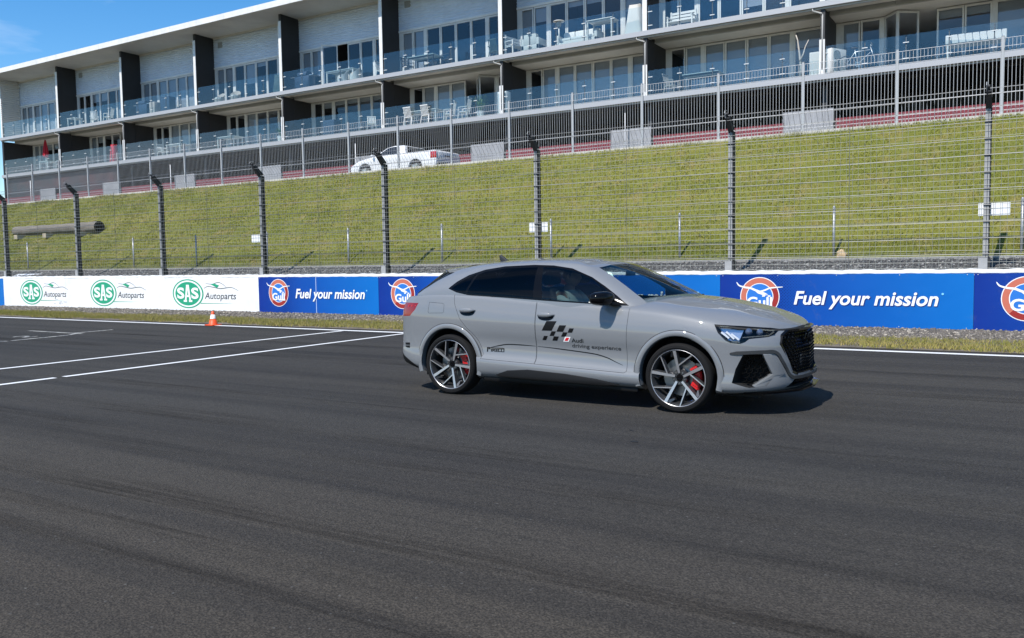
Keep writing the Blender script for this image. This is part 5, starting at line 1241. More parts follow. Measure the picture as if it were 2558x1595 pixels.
v, f = text_geo('Audi Sport', .048, bold=.001); w_ = max(p[0] for p in v); b = MB(); b.add([(.0135, -(-p[0] + w_ / 2) * 1.25, p[1] - .017) for p in v], f); part('plate_lettering', b, M('plate_white', (.6, .6, .6), .4), po, fix=False)
b = MB()
for row in range(3):
    for c in range(-9, 10):
        y = c * .042 + (.02 if row % 2 else 0); z = .275 + row * .022; b.bar((nose_x(y, z) - .03, y - .018, z), (nose_x(y, z) - .03, y + .018, z + .012), .008, .008)
part('lower_grille', b, GLOSSB, car)
b = MB(); n = 26; pts = []
for k in range(n + 1):
    y = -.80 + 1.6 * k / n; x = float(np.interp(abs(y), [0, .37, .6, .72, .80], [1.075, 1.03, .90, .78, .60])); pts.append((x, y))
for x, y in pts: b.v += [(x - .16, y, .222), (x - .005, y, .238), (x + .012, y, .232), (x - .0, y, .212), (x - .16, y, .200)]
for k in range(n):
    for j in range(5): a, c = 5 * k + j, 5 * k + (j + 1) % 5; b.f.append((a, a + 5, c + 5, c)); b.m.append(0)
part('splitter', b, GLOSSB, car, 40)
for s in (-1, 1):
    # body-coloured L blade in the side intake
    b = MB(); q = [(.775, .590), (.842, .586), (.935, .40), (.80, .268), (.735, .262), (.685, .288), (.845, .398)]
    yy = [-.765, -.715, -.575, -.705, -.755, -.775, -.685]
    k = len(q); b.v = [(x, (y if s < 0 else -y), z) for (x, z), y in zip(q, yy)] + [(x - .05, (y if s < 0 else -y) * .86, z) for (x, z), y in zip(q, yy)]
    b.f = [(0, 1, 2, 6), (6, 2, 3, 4, 5)] + [(i, (i + 1) % k, (i + 1) % k + k, i + k) for i in range(k)]; b.m = [0] * len(b.f); part('intake_blade', bevel_mesh(b.mesh('intake_blade', PAINT), .006, 2, 20), None, car)
    b = MB()
    for r_ in range(7):
        for c in range(5):
            x = .60 + c * .045 + (.022 if r_ % 2 else 0); z = .32 + r_ * .04
            if x > .80: continue
            y = s * (float(np.interp(x, [.5, .63, .72, .84], [.83, .79, .73, .62])) - .03); b.bar((x - .018, y, z), (x + .02, y - s * .02, z + .014), .010, .008); b.bar((x + .02, y - s * .02, z + .014), (x + .024, y - s * .02, z + .038), .008, .006)
    part('intake_grille', b, GLOSSB, car)
    # headlamp internals
    h = heads[0] if s < 0 else heads[1]
    LP = lambda x, z, inn=.03: (x, s * (float(np.interp(x, [.34, .45, .55, .63, .72, .80, .87], [.885, .872, .850, .812, .760, .695, .625])) - inn), z)
    b = MB()
    for p, q_ in (((.41, .79), (.48, .735)), ((.455, .795), (.525, .728)), ((.50, .775), (.565, .722))): b.bar(LP(*p), LP(*q_), .015, .016)
    part('light_guide', b, M('lamp_white', (.75, .77, .80), .25), h)
    b = MB(); b.v = [LP(.375, .835, .06), LP(.60, .82, .07), LP(.56, .70, .05), LP(.47, .715, .04)]; b.f = [(0, 1, 2, 3)]; b.m = [0]; part('reflector', b, M('lamp_silver', (.42, .46, .54), .25, .7), h, fix=False)
    b = MB(); b.bar(LP(.40, .845, .02), LP(.84, .80, .02), .012, .010); b.bar(LP(.60, .742, .02), LP(.80, .757, .02), .012, .010); b.bar(LP(.80, .757, .02), LP(.84, .79, .02), .012, .010); b.bar(LP(.505, .705, .02), LP(.575, .700, .02), .016, .012); part('reflector', b, CHROME, h)
    b = MB(); b.sphere(LP(.64, .792, .05), .034, 14, 10); b.sphere(LP(.725, .785, .06), .032, 14, 10); part('projector_lens', b, M('lamp_lens_dark', (.05, .07, .12), .05, coat=1), h, True)
    # tail lamp light bars
    tl = tails[0] if s < 0 else tails[1]
    b = MB()
    for q_ in ([(-3.16, .995), (-3.23, .90)], [(-3.22, .995), (-3.29, .90)], [(-3.28, .995), (-3.34, .90)]):
        yq = lambda x: s * (float(np.interp(x, [-3.43, -3.34, -3.25, -3.12], [.755, .81, .85, .876])) + .003); b.bar((q_[0][0], yq(q_[0][0]), q_[0][1]), (q_[1][0], yq(q_[1][0]), q_[1][1]), .010, .010)
    part('light_bar', b, M('tail_bar_red', (.75, .05, .045), .2, coat=1), tl)
    # rear bumper: black reflector pocket and diffuser
    b = MB(); yb_ = lambda x: s * (float(np.interp(x, [-3.45, -3.36, -3.25, -3.16], [.76, .82, .868, .885])) + .006)
    for (z0, z1) in ((.53, .555), (.495, .52)):
        b.add([(-3.36, yb_(-3.36), z0), (-3.27, yb_(-3.27), z0 + .006), (-3.27, yb_(-3.27), z1 + .006), (-3.36, yb_(-3.36), z1), (-3.36, yb_(-3.36) * .96, z0), (-3.27, yb_(-3.27) * .96, z0 + .006), (-3.27, yb_(-3.27) * .96, z1 + .006), (-3.36, yb_(-3.36) * .96, z1)], [(0,1,2,3), (7,6,5,4), (0,4,5,1), (1,5,6,2), (2,6,7,3), (3,7,4,0)])
    part('rear_reflector', b, SATB, car)
DIFF = MB(); DIFF.prism([(-3.05, .255), (-3.20, .33), (-3.43, .43), (-3.8, .45), (-3.8, .05), (-3.05, .05)], -1.2, 1.2)
m = keep_mats(boolean(LOWER, cutter([DIFF]), 'INTERSECT'), ('grey_car_paint',))
for v in m.vertices:
    n_ = RL.normal(v.co); v.co += (n_ or Vector((0, 0, 0))) * .004
set_mat(m, SATB); m.polygons.foreach_set('use_smooth', [True] * len(m.polygons)); part('diffuser', m, None, car)
# ---- draped details on the near flank
def flank_y(ref_t, x, z):
    loc, n_, i, d = ref_t.ray_cast(Vector((x, -2.0, z)), Vector((0, 1, 0)))
    return loc.y if loc else -.9
FT = RL.t
def drape(verts2, faces, name, mat, parent, lift=.0022):
    b = MB(); b.v = [(x, flank_y(FT, x, z) - lift, z) for x, z in verts2]; b.f = [tuple(f) for f in faces]; b.m = [0] * len(faces); return part(name, b, mat, parent, fix=False)
DECK = M('decal_black', (.004, .004, .0045), .5, spec=.2); DECG = M('decal_grey', (.035, .036, .038), .5, spec=.2); DECR = M('decal_red', (.62, .012, .02), .35); DECW = M('decal_white', (.8, .8, .8), .4)
def quad_grid(q, n=5):
    A, B, C, D = [np.array(p) for p in q]; v = []; f = []
    for i in range(n + 1):
        for j in range(n + 1): s, t = i / n, j / n; v.append(tuple((A * (1 - s) + B * s) * (1 - t) + (D * (1 - s) + C * s) * t))
    for i in range(n):
        for j in range(n): k = i * (n + 1) + j; f.append((k, k + n + 1, k + n + 2, k + 1))
    return v, f
nd = doors[('front_door', -1)]; nr_ = doors[('rear_door', -1)]
for q in [[(-1.433,.855),(-1.314,.855),(-1.372,.755),(-1.489,.755)],[(-1.279,.815),(-1.201,.815),(-1.238,.748),(-1.315,.748)],[(-1.163,.786),(-1.112,.786),(-1.134,.742),(-1.185,.742)],[(-1.372,.750),(-1.322,.750),(-1.349,.702),(-1.399,.702)],[(-1.238,.743),(-1.187,.743),(-1.212,.698),(-1.264,.698)],[(-1.466,.698),(-1.422,.698),(-1.446,.654),(-1.491,.654)],[(-1.35,.697),(-1.29,.697),(-1.315,.652),(-1.371,.652)]]:
    v, f = quad_grid(q); drape(v, f, 'checker_decal', DECK, nd)
v, f = quad_grid([(-1.217,.697),(-1.153,.697),(-1.180,.645),(-1.244,.645)]); drape(v, f, 'checker_decal', DECW, nd)
v, f = quad_grid([(-1.206,.688),(-1.168,.688),(-1.190,.654),(-1.228,.654)]); drape(v, f, 'checker_decal', DECR, nd, .0034)
def decal_text(s, x0, x1, zb, h, mat, parent, bold=.0, shear=0, slope=0.0, cap=.729):
    v, f = text_geo(s, 1.0, shear, bold); a = min(p[0] for p in v); c = max(p[0] for p in v); k = (x1 - x0) / (c - a)
    drape([(x0 + (p[0] - a) * k, zb + p[1] * h / cap + slope * (p[0] - a) * k) for p in v], f, 'door_lettering', mat, parent)
decal_text('Audi', -1.146, -1.010, .642, .042, DECK, nd, .012); decal_text('driving experience', -1.146, -.594, .589, .040, DECG, nd, .012, slope=-.018)
decal_text('IRELLI', -2.135, -1.968, .506, .030, DECK, nr_, .03)
v, f = quad_grid([(-2.186,.552),(-2.150,.552),(-2.150,.544),(-2.186,.544)]); drape(v, f, 'tyre_logo_decal', DECK, nr_)
for q in ([(-2.186,.552),(-2.172,.552),(-2.172,.502),(-2.186,.502)], [(-2.16,.550),(-1.985,.549),(-1.985,.543),(-2.16,.544)], [(-2.172,.530),(-1.968,.5345),(-1.968,.540),(-2.172,.536)], [(-1.985,.549),(-1.968,.546),(-1.968,.535),(-1.975,.5345)], [(-2.165,.552),(-2.150,.552),(-2.150,.530),(-2.165,.530)]):
    v, f = quad_grid(q, 3); drape(v, f, 'tyre_logo_decal', DECK, nr_)
def line_decal(pts, w, parent, mat=DECK):
    sw = spline2(pts, 10); v = []; f = []; n = len(sw)
    for i, (x, z) in enumerate(sw):
        ww = w * min(1, .25 + 3 * min(i, n - 1 - i) / n); v += [(x, z + ww), (x, z - ww)]
    for i in range(n - 1): f.append((2*i, 2*i+1, 2*i+3, 2*i+2))
    drape(v, f, 'pinstripe_decal', mat, parent)
line_decal([(-2.150,.548),(-2.034,.573),(-1.925,.590),(-1.75,.590),(-1.58,.584)], .0048, nr_)
line_decal([(-1.56,.583),(-1.38,.572),(-1.202,.558),(-1.03,.544),(-.869,.527),(-.747,.497),(-.66,.463),(-.575,.432)], .0048, nd)
# handles
for (x, z, par) in ((-2.425, .948, nr_), (-1.447, .915, nd)):
    y = flank_y(FT, x, z); b = MB(); n = 18
    def lens_poly(L_, H, dz=0): return [(x + L_ * math.cos(2*math.pi*i/n), z + dz + H * math.sin(2*math.pi*i/n)) for i in range(n)]
    v = lens_poly(.092, .036, -.020); drape(v, [tuple(range(n))], 'handle_cup', GLOSSB, par, .003)
    b = MB(); m = 14
    for i in range(m + 1):
        t = -1 + 2 * i / m; xx = x + .102 * t; hh = .021 * (1 - abs(t) ** 2.6) + .004; yy = flank_y(FT, xx, z) - .034 * (1 - abs(t) ** 4) - .004
        for a in range(8): ang = 2 * math.pi * a / 8; b.v.append((xx, yy + .011 * math.cos(ang), z + .004 + hh * math.sin(ang)))
    for i in range(m):
        for a in range(8): q = (a + 1) % 8; b.f.append((8*i+a, 8*i+q, 8*(i+1)+q, 8*(i+1)+a)); b.m.append(0)
    b.f += [tuple(range(8)), tuple(range(8*m+7, 8*m-1, -1))]; b.m += [0, 0]; part('door_handle', b, PAINT, par, 50)
# mirrors
for s in (-1, 1):
    b = MB(); nu, nv = 18, 10
    for i in range(nv + 1):
        t = i / nv; yy = -(.865 + .26 * t); sx = .098 * (1 - .12 * t) * (math.sin(math.pi * min(1, .12 + t * .86)) ** .35 if t < .98 else .28); sz = .074 * (1 - .05 * t) * (math.sin(math.pi * min(1, .14 + t * .84)) ** .35 if t < .98 else .3)
        cx, cz = -.735 - .045 * t, 1.095 + .008 * t
        for j in range(nu):
            a = 2 * math.pi * j / nu; c_, s_ = math.cos(a), math.sin(a); e = .62
            b.v.append((cx + sx * math.copysign(abs(c_) ** e, c_), -s * yy if s > 0 else yy, cz + sz * math.copysign(abs(s_) ** e, s_)))
    for i in range(nv):
        for j in range(nu): q = (j + 1) % nu; b.f.append((i*nu+j, i*nu+q, (i+1)*nu+q, (i+1)*nu+j)); b.m.append(0)
    b.f += [tuple(range(nu)), tuple(range(nv*nu, (nv+1)*nu))[::-1]]; b.m += [0, 0]
    if s > 0: b.v = [(x, abs(y), z) for x, y, z in b.v]
    mo = part('door_mirror', b, GLOSSB, car, 50)
    b = MB(); b.bar((-.66, s * .82, 1.03), (-.70, s * .93, 1.05), .10, .035, up=(0, 0, 1), w2=.08); part('mirror_arm', bevel_mesh(b.mesh('mirror_arm', SATB), .008, 2), None, mo)
    b = MB(); b.bar((-.84, s * 1.09, 1.066), (-.78, s * 1.095, 1.068), .012, .010); part('mirror_indicator', b, M('indicator', (.75, .72, .62), .3), mo)
# ---- cabin: dashboard, wheel, seats, mirror
b = MB(); n = 12
for k in range(n + 1):
    y = -.68 + 1.36 * k / n
    b.v += [(-.30, y, .99), (-.52, y, 1.045 - .02 * math.cos(k)), (-.72, y, 1.055), (-.80, y, 1.0), (-.80, y, .9)]
for k in range(n):
    for j in range(4): a = 5 * k + j; b.f.append((a, a + 5, a + 6, a + 1)); b.m.append(0)
part('dashboard', b, CABIN, car, 60)
def seat(x, y, front=True):
    b = MB(); b.prism([(x - .06, .85), (x + .10, .85), (x - .02, 1.17), (x - .12, 1.20), (x - .17, 1.17)], y - .23, y + .23); t = part('seat', bevel_mesh(b.mesh('seat', CABIN), .04, 3), None, car)
    b = MB(); b.box(x - .20, x - .09, y - .13, y + .13, 1.215, 1.355); part('headrest', bevel_mesh(b.mesh('headrest', CABIN), .035, 3), None, t)
for y in (-.37, .37): seat(-1.50, y); seat(-2.35, y)
b = MB(); b.lathe([(.165, -.014), (.180, 0), (.165, .014), (.150, 0)], 28, (0, 0, 0), 'x', close=True); b.bar((0, -.15, 0), (0, .15, 0), .02, .05); o = part('steering_wheel', b, SATB, car, True); o.location = (-.93, -.37, 1.0); o.rotation_euler = (0, R(-24), 0)
b = MB(); b.box(-.88, -.86, -.12, .12, 1.305, 1.365); b.bar((-.87, 0, 1.36), (-.90, 0, 1.43), .02); part('rear_view_mirror', bevel_mesh(b.mesh('rear_view_mirror', SATB), .008, 2), None, car)
b = MB(); b.add([(-.855, -.585, 1.318), (-.815, -.565, 1.306), (-.845, -.545, 1.345), (-.885, -.565, 1.357)], [(0, 1, 2, 3)]); part('windscreen_sticker', b, M('sticker', (.55, .75, .62), .5), car, fix=False)
# wiper
b = MB(); b.tube([(-.16, -.35, 1.06), (-.25, -.10, 1.085), (-.19, .42, 1.085)], .010, 6); part('wiper', b, SATB, car)
# ------------------------------------------------------------------ the driver: head, neck, shoulders and arms as one skin
SKIN = M('skin', (.36, .21, .145), .55, var=(30, .12)); SHIRT = M('pale_shirt', (.50, .60, .58), .8, var=(25, .12)); HAIR = M('dark_hair', (.018, .014, .012), .6, bump=(120, .6, .004))
dr = thing('person', 'driver in a pale short sleeved shirt seated behind the wheel of the grey car', 'person', (CAR_X - 1.36, CAR_Y - .37, .62))
# local: x forward, seat cushion at z = 0
def limb(b, pts, n=14):
    """tapered skin through (centre, rx, ry) rings"""
    k = len(b.v); m = len(pts)
    for i, (c, rx, ry, d) in enumerate(pts):
        d = Vector(d).normalized(); a = d.cross(Vector((0, 1, 0)) if abs(d.y) < .9 else Vector((0, 0, 1))).normalized(); e = d.cross(a).normalized()
        for j in range(n): t = 2 * math.pi * j / n; b.v.append(tuple(Vector(c) + a * rx * math.cos(t) + e * ry * math.sin(t)))
    for i in range(m - 1):
        for j in range(n): q = (j + 1) % n; b.f.append((k+i*n+j, k+i*n+q, k+(i+1)*n+q, k+(i+1)*n+j)); b.m.append(0)
    b.f += [tuple(k + j for j in range(n)), tuple(k + (m-1)*n + j for j in range(n))]; b.m += [0, 0]
b = MB(); up3 = (0, 0, 1)
limb(b, [((0, 0, .02), .13, .19, up3), ((-.03, 0, .20), .12, .175, up3), ((-.06, 0, .38), .125, .20, up3), ((-.08, 0, .47), .10, .20, up3), ((-.085, 0, .515), .07, .13, up3), ((-.075, 0, .545), .058, .065, up3), ((-.065, 0, .60), .055, .055, up3)], 20)
bt = b
hd = MB(); nu, nv = 22, 16
for i in range(nv + 1):
    p = math.pi * i / nv
    for j in range(nu):
        t = 2 * math.pi * j / nu; dx, dy, dz = math.sin(p) * math.cos(t), math.sin(p) * math.sin(t), math.cos(p)
        x, y, z = .100 * dx, .076 * dy, .118 * dz
        if dz < 0: x *= 1 - .10 * dz * dz; y *= 1 + .26 * dz
        if dx > .6 and abs(dy) < .25: x += .020 * math.exp(-((dz + .12) / .17) ** 2) * (1 - abs(dy) / .25)    # nose
        if dx > .55: x -= .010 * math.exp(-((dz - .10) / .10) ** 2) * min(1, abs(dy) * 3); x += .006 * math.exp(-((dz + .52) / .10) ** 2)
        hd.v.append((-.035 + x, y, .69 + z))
for i in range(nv):
    for j in range(nu): q = (j + 1) % nu; hd.f.append((i*nu+j, (i+1)*nu+j, (i+1)*nu+q, i*nu+q)); hd.m.append(0)
bt.add(hd.v, hd.f)
for s in (-1, 1):
    limb(bt, [((-.08, s * .17, .46), .075, .07, (0, s, -.3)), ((-.05, s * .215, .42), .068, .066, (.4, s * .4, -1)), ((.06, s * .235, .28), .052, .05, (.6, 0, -1)), ((.12, s * .235, .22), .048, .046, (.9, -.1 * s, -.2)), ((.28, s * .20, .27), .038, .036, (1, -.2 * s, .3)), ((.40, s * .165, .33), .028, .030, (1, -.2 * s, .3)), ((.45, s * .155, .355), .036, .022, (1, -.2 * s, .4)), ((.50, s * .15, .375), .030, .020, (1, -.2 * s, .2))], 12)
    bt.sphere((-.045, s * .079, .685), .022, 8, 6, (.8, .45, 1.4))
    for k in range(4): bt.tube([(.485, s * .15 + (k - 1.5) * .019, .385), (.525, s * .15 + (k - 1.5) * .019, .385), (.535, s * .15 + (k - 1.5) * .019, .355)], .0085, 6)
    bt.tube([(.45, s * .13, .37), (.49, s * .115, .385)], .010, 6)
me = bt.mesh('body', SKIN, True); part('body', me, None, dr)
# shirt over torso and upper arms
b = MB()
limb(b, [((0, 0, .03), .142, .202, up3), ((-.03, 0, .20), .132, .188, up3), ((-.06, 0, .38), .137, .212, up3), ((-.08, 0, .475), .112, .208, up3), ((-.085, 0, .522), .080, .135, up3), ((-.078, 0, .542), .066, .078, up3)], 20)
for s in (-1, 1): limb(b, [((-.08, s * .16, .468), .088, .083, (0, s, -.3)), ((-.05, s * .218, .425), .082, .078, (.4, s * .4, -1)), ((.02, s * .236, .335), .070, .066, (.6, 0, -1)), ((.045, s * .238, .30), .066, .063, (.6, 0, -1))], 14)
part('shirt', b, SHIRT, dr, True)
b = MB(); k = 0; nu, nv = 22, 9
for i in range(nv + 1):
    p = math.pi * .56 * i / nv
    for j in range(nu):
        t = 2 * math.pi * j / nu; dx, dy, dz = math.sin(p) * math.cos(t), math.sin(p) * math.sin(t), math.cos(p); cut = 1.0
        if dx > .35 and dz < .55: dz = .55 + (dz - .55) * .1; dx *= .92
        b.v.append((-.038 + .106 * dx, .082 * dy, .692 + .126 * dz))
for i in range(nv):
    for j in range(nu): q = (j + 1) % nu; b.f.append((i*nu+j, (i+1)*nu+j, (i+1)*nu+q, i*nu+q)); b.m.append(0)
part('hair', b, HAIR, dr, True)
# ------------------------------------------------------------------ things on the balconies
FW = M('white_resin', (.62, .62, .60), .5); FG = M('grey_wicker', (.36, .34, .31), .8, var=(18, .25)); FD = M('dark_wicker', (.035, .036, .042), .7, var=(18, .3)); FT_ = M('teal_cover', (.045, .085, .095), .75, var=(4, .3)); FGY = M('pale_cushion', (.58, .57, .54), .85)
GTOP = M('table_glass', (.35, .42, .42), .1); POTW = M('white_pot', (.70, .70, .68), .5); LEAF = M('balcony_plant_leaf', (.085, .17, .030), .6, var=(9, .35)); REDF = M('red_canvas', (.50, .012, .03), .7, var=(6, .2)); BIKEM = M('bike_frame', (.50, .51, .54), .35, .4); BBQ = M('dark_blue_steel', (.03, .05, .085), .4); STEEL = M('brushed_steel', (.5, .5, .5), .3, .8); DRIFT = M('driftwood', (.45, .41, .36), .85)
def put(proto_parts, name, label, cat, x, y, z, rz=0, group=None, sc=1.0):
    t = thing(name, label, cat, (x, y, z), rz, group); t.scale = (sc, sc, sc)
    for nm, me in proto_parts: part(nm, me, None, t)
    return t
_cache = {}
def cached(key, fn):
    if key not in _cache: _cache[key] = fn()
    return _cache[key]
def P_table(L_, D_, H, mat, legmat, glass=False):
    def mk():
        out = []; b = MB(); b.box(-L_/2, L_/2, -D_/2, D_/2, H - .04, H); out.append(('table_top', bevel_mesh(b.mesh('table_top', GTOP if glass else mat), .008, 1)))
        b = MB(); b.box(-.03, .03, -.03, .03, 0, H - .04); lm = b.mesh('leg', legmat)
        for sx in (-1, 1):
            for sy in (-1, 1):
                m = lm.copy(); m.transform(Matrix.Translation((sx * (L_/2 - .06), sy * (D_/2 - .06), 0))); out.append(('leg', m))
        b = MB(); b.box(-L_/2 + .06, L_/2 - .06, -D_/2 + .05, -D_/2 + .08, H - .10, H - .04); b.box(-L_/2 + .06, L_/2 - .06, D_/2 - .08, D_/2 - .05, H - .10, H - .04); out.append(('apron', b.mesh('apron', legmat)))
        return out
    return cached(('table', L_, D_, H, mat.name, legmat.name, glass), mk)
def P_chair(mat, high=.92, arms=True):
    def mk():
        out = []; b = MB(); b.box(-.24, .24, -.23, .23, .40, .44); out.append(('seat', bevel_mesh(b.mesh('seat', mat), .012, 2)))
        b = MB(); n = 6
        for k in range(n): x = -.20 + .40 * k / (n - 1); b.bar((x, .22, .44), (x, .33, high - .03), .045, .012, up=(0, 1, 0))
        b.bar((-.24, .33, high), (.24, .33, high), .04, .05); out.append(('backrest', b.mesh('backrest', mat)))
        for sx in (-1, 1):
            b = MB(); b.bar((sx * .22, -.21, .41), (sx * .25, -.26, 0), .035); out.append(('leg', b.mesh('leg', mat)))
            b = MB(); b.bar((sx * .22, .21, .41), (sx * .25, .30, 0), .035); out.append(('leg', b.mesh('leg', mat)))
            if arms: b = MB(); b.bar((sx * .26, -.22, .64), (sx * .26, .27, .66), .045, .03); b.bar((sx * .26, -.20, .42), (sx * .26, -.20, .64), .03); out.append(('armrest', b.mesh('armrest', mat)))
        return out
    return cached(('chair', mat.name, high, arms), mk)
def P_tub(mat, cush):
    def mk():
        out = []; b = MB(); n = 14; prof = []
        for i in range(n + 1):
            a = R(-20) + R(220) * i / n; h = .42 + .30 * max(0, math.sin(a)) ; x, y = .36 * math.cos(a), .33 * math.sin(a)
            b.v += [(x * .85, y * .85, .08), (x, y, h), (x * .88, y * .88, h), (x * .75, y * .75, .30)]
        for i in range(n):
            for j in range(3): k = 4 * i + j; b.f.append((k, k + 4, k + 5, k + 1)); b.m.append(0)
        out.append(('shell', b.mesh('shell', mat, 50))); b = MB(); b.lathe([(0, .08), (.28, .08), (.30, .30), (.0, .30)], 16); out.append(('base', b.mesh('base', mat, 40)))
        b = MB(); b.lathe([(0, .40), (.24, .40), (.27, .36), (.26, .30), (0, .30)], 16); out.append(('cushion', b.mesh('cushion', cush, 50))); return out
    return cached(('tub', mat.name), mk)
def P_arm(mat, cush, W_):
    def mk():
        out = []; b = MB(); b.box(-W_/2, W_/2, -.38, .38, .08, .30); out.append(('base', bevel_mesh(b.mesh('base', mat), .02, 2)))
        for sx in (-1, 1): b = MB(); b.box(sx * (W_/2 - .07) - .07, sx * (W_/2 - .07) + .07, -.38, .38, .0, .60); out.append(('armrest', bevel_mesh(b.mesh('armrest', mat), .02, 2)))
        b = MB(); b.box(-W_/2 + .14, W_/2 - .14, .24, .38, .30, .78); out.append(('backrest', bevel_mesh(b.mesh('backrest', mat), .02, 2)))
        n = max(1, round((W_ - .28) / .65))
        for k in range(n):
            w = (W_ - .30) / n; x0 = -W_/2 + .15 + w * k
            b = MB(); b.box(x0 + .01, x0 + w - .01, -.36, .24, .30, .44); out.append(('seat_cushion', bevel_mesh(b.mesh('seat_cushion', cush), .04, 3)))
            b = MB(); b.box(x0 + .01, x0 + w - .01, .08, .25, .44, .80); out.append(('back_cushion', bevel_mesh(b.mesh('back_cushion', cush), .05, 3)))
        return out
    return cached(('arm', mat.name, W_), mk)
def P_plant(h, spread):
    def mk():
        out = []; b = MB(); b.lathe([(0, 0), (.15, 0), (.20, .36), (.18, .36), (.17, .33), (0, .33)], 18); out.append(('pot', b.mesh('pot', POTW, 40)))
        b = MB(); rr = random.Random(3)
        for k in range(46):
            a = rr.uniform(0, 2 * math.pi); L_ = rr.uniform(.5, 1) * spread; hh = rr.uniform(.4, 1) * h; d = Vector((math.cos(a), math.sin(a), 0)); u = Vector((-d.y, d.x, 0)) * .022; pr = None
            for i in range(5):
                t = i / 4; c = d * (L_ * t) + Vector((0, 0, .33 + hh * math.sin(t * 2.3))); w = u * (1 - t) ** .6
                if pr: kk = len(b.v); b.v += [tuple(pr[0] - pr[1]), tuple(pr[0] + pr[1]), tuple(c + w), tuple(c - w)]; b.f.append((kk, kk + 1, kk + 2, kk + 3)); b.m.append(0)
                pr = (c, w)
        out.append(('foliage', b.mesh('foliage', LEAF, fix=False))); return out
    return cached(('plant', h, spread), mk)
def P_bbq():
    def mk():
        out = []; b = MB(); b.box(-.55, .55, -.26, .26, .12, .82); out.append(('cabinet', bevel_mesh(b.mesh('cabinet', BBQ), .02, 2))); b = MB(); b.prism([(-.26, .84), (.26, .84), (.26, 1.0), (.12, 1.10), (-.16, 1.08), (-.26, .98)], -.36, .36, axis='x'); out.append(('hood', bevel_mesh(b.mesh('hood', BBQ), .03, 2)))
        b = MB(); b.box(-.86, -.56, -.24, .24, .80, .84); b.box(.56, .86, -.24, .24, .80, .84); out.append(('side_shelf', b.mesh('side_shelf', STEEL)))
        for sx in (-.48, .48): b = MB(); b.lathe([(0, -.03), (.06, -.03), (.06, .03), (0, .03)], 14, (sx, -.18, .06), 'y'); out.append(('wheel', b.mesh('wheel', FD)))
        return out
    return cached('bbq', mk)
def P_cover(w, d, h, mat, taper=.7):
    def mk():
        out = []; b = MB(); n = 22; rr = random.Random(int(w * 100 + h * 10)); m = 7
        for i in range(m):
            t = i / (m - 1); s = 1 - (1 - taper) * t
            for j in range(n): a = 2 * math.pi * j / n; f_ = 1 + .05 * math.sin(5 * a + t * 2) + rr.uniform(-.02, .02); c_, s_ = math.cos(a), math.sin(a); e = .5; b.v.append((w / 2 * s * f_ * math.copysign(abs(c_) ** e, c_), d / 2 * s * f_ * math.copysign(abs(s_) ** e, s_), .02 + h * t * (1 - .03 * math.sin(3 * a))))
        for i in range(m - 1):
            for j in range(n): q = (j + 1) % n; b.f.append((i*n+j, i*n+q, (i+1)*n+q, (i+1)*n+j)); b.m.append(0)
        b.f += [tuple(range(n)), tuple(range((m-1)*n, m*n))]; b.m += [0, 0]; out.append(('cover', b.mesh('cover', mat, 60))); b = MB(); b.box(-w*.35, w*.35, -d*.35, d*.35, 0, .05); out.append(('feet', b.mesh('feet', FD))); return out
    return cached(('cover', w, d, h, mat.name, taper), mk)
def P_parasol():
    def mk():
        out = []; b = MB(); b.lathe([(0, 0), (.26, 0), (.26, .05), (.05, .09), (.03, .25), (.03, .25)], 20); out.append(('base', b.mesh('base', FW, 40))); b = MB(); b.tube([(0, 0, .1), (0, 0, 2.45)], .022, 10); out.append(('pole', b.mesh('pole', FW, True)))
        b = MB(); n = 16
        for z, r in ((1.12, .06), (1.2, .17), (1.45, .165), (1.8, .13), (2.2, .075), (2.40, .03)):
            for j in range(n): a = 2 * math.pi * j / n; f_ = r * (1 + .22 * math.cos(8 * a)); b.v.append((f_ * math.cos(a), f_ * math.sin(a), z))
        for i in range(5):
            for j in range(n): q = (j + 1) % n; b.f.append((i*n+j, i*n+q, (i+1)*n+q, (i+1)*n+j)); b.m.append(0)
        b.f += [tuple(range(n)), tuple(range(5*n, 6*n))]; b.m += [0, 0]; out.append(('canopy', b.mesh('canopy', REDF, 40))); return out
    return cached('parasol', mk)
def P_ac():
    def mk():
        out = []; b = MB(); b.box(-.42, .42, -.17, .17, .06, .98); out.append(('casing', bevel_mesh(b.mesh('casing', FW), .02, 2)))
        for z in (.30, .73): b = MB(); b.lathe([(.16, -.176), (.175, -.18), (.19, -.176)], 24, (-.10, 0, z), 'y'); [b.bar((-.10 - .16, -.178, z - .14 + .04 * k), (-.10 + .16, -.178, z - .14 + .04 * k), .008, .006) for k in range(8)]; out.append(('fan_grille', b.mesh('fan_grille', M('grille_grey', (.3, .3, .3), .5))))
        for sx in (-.3, .3): b = MB(); b.box(sx - .04, sx + .04, -.16, .16, 0, .06); out.append(('foot', b.mesh('foot', FD)))
        return out
    return cached('ac', mk)
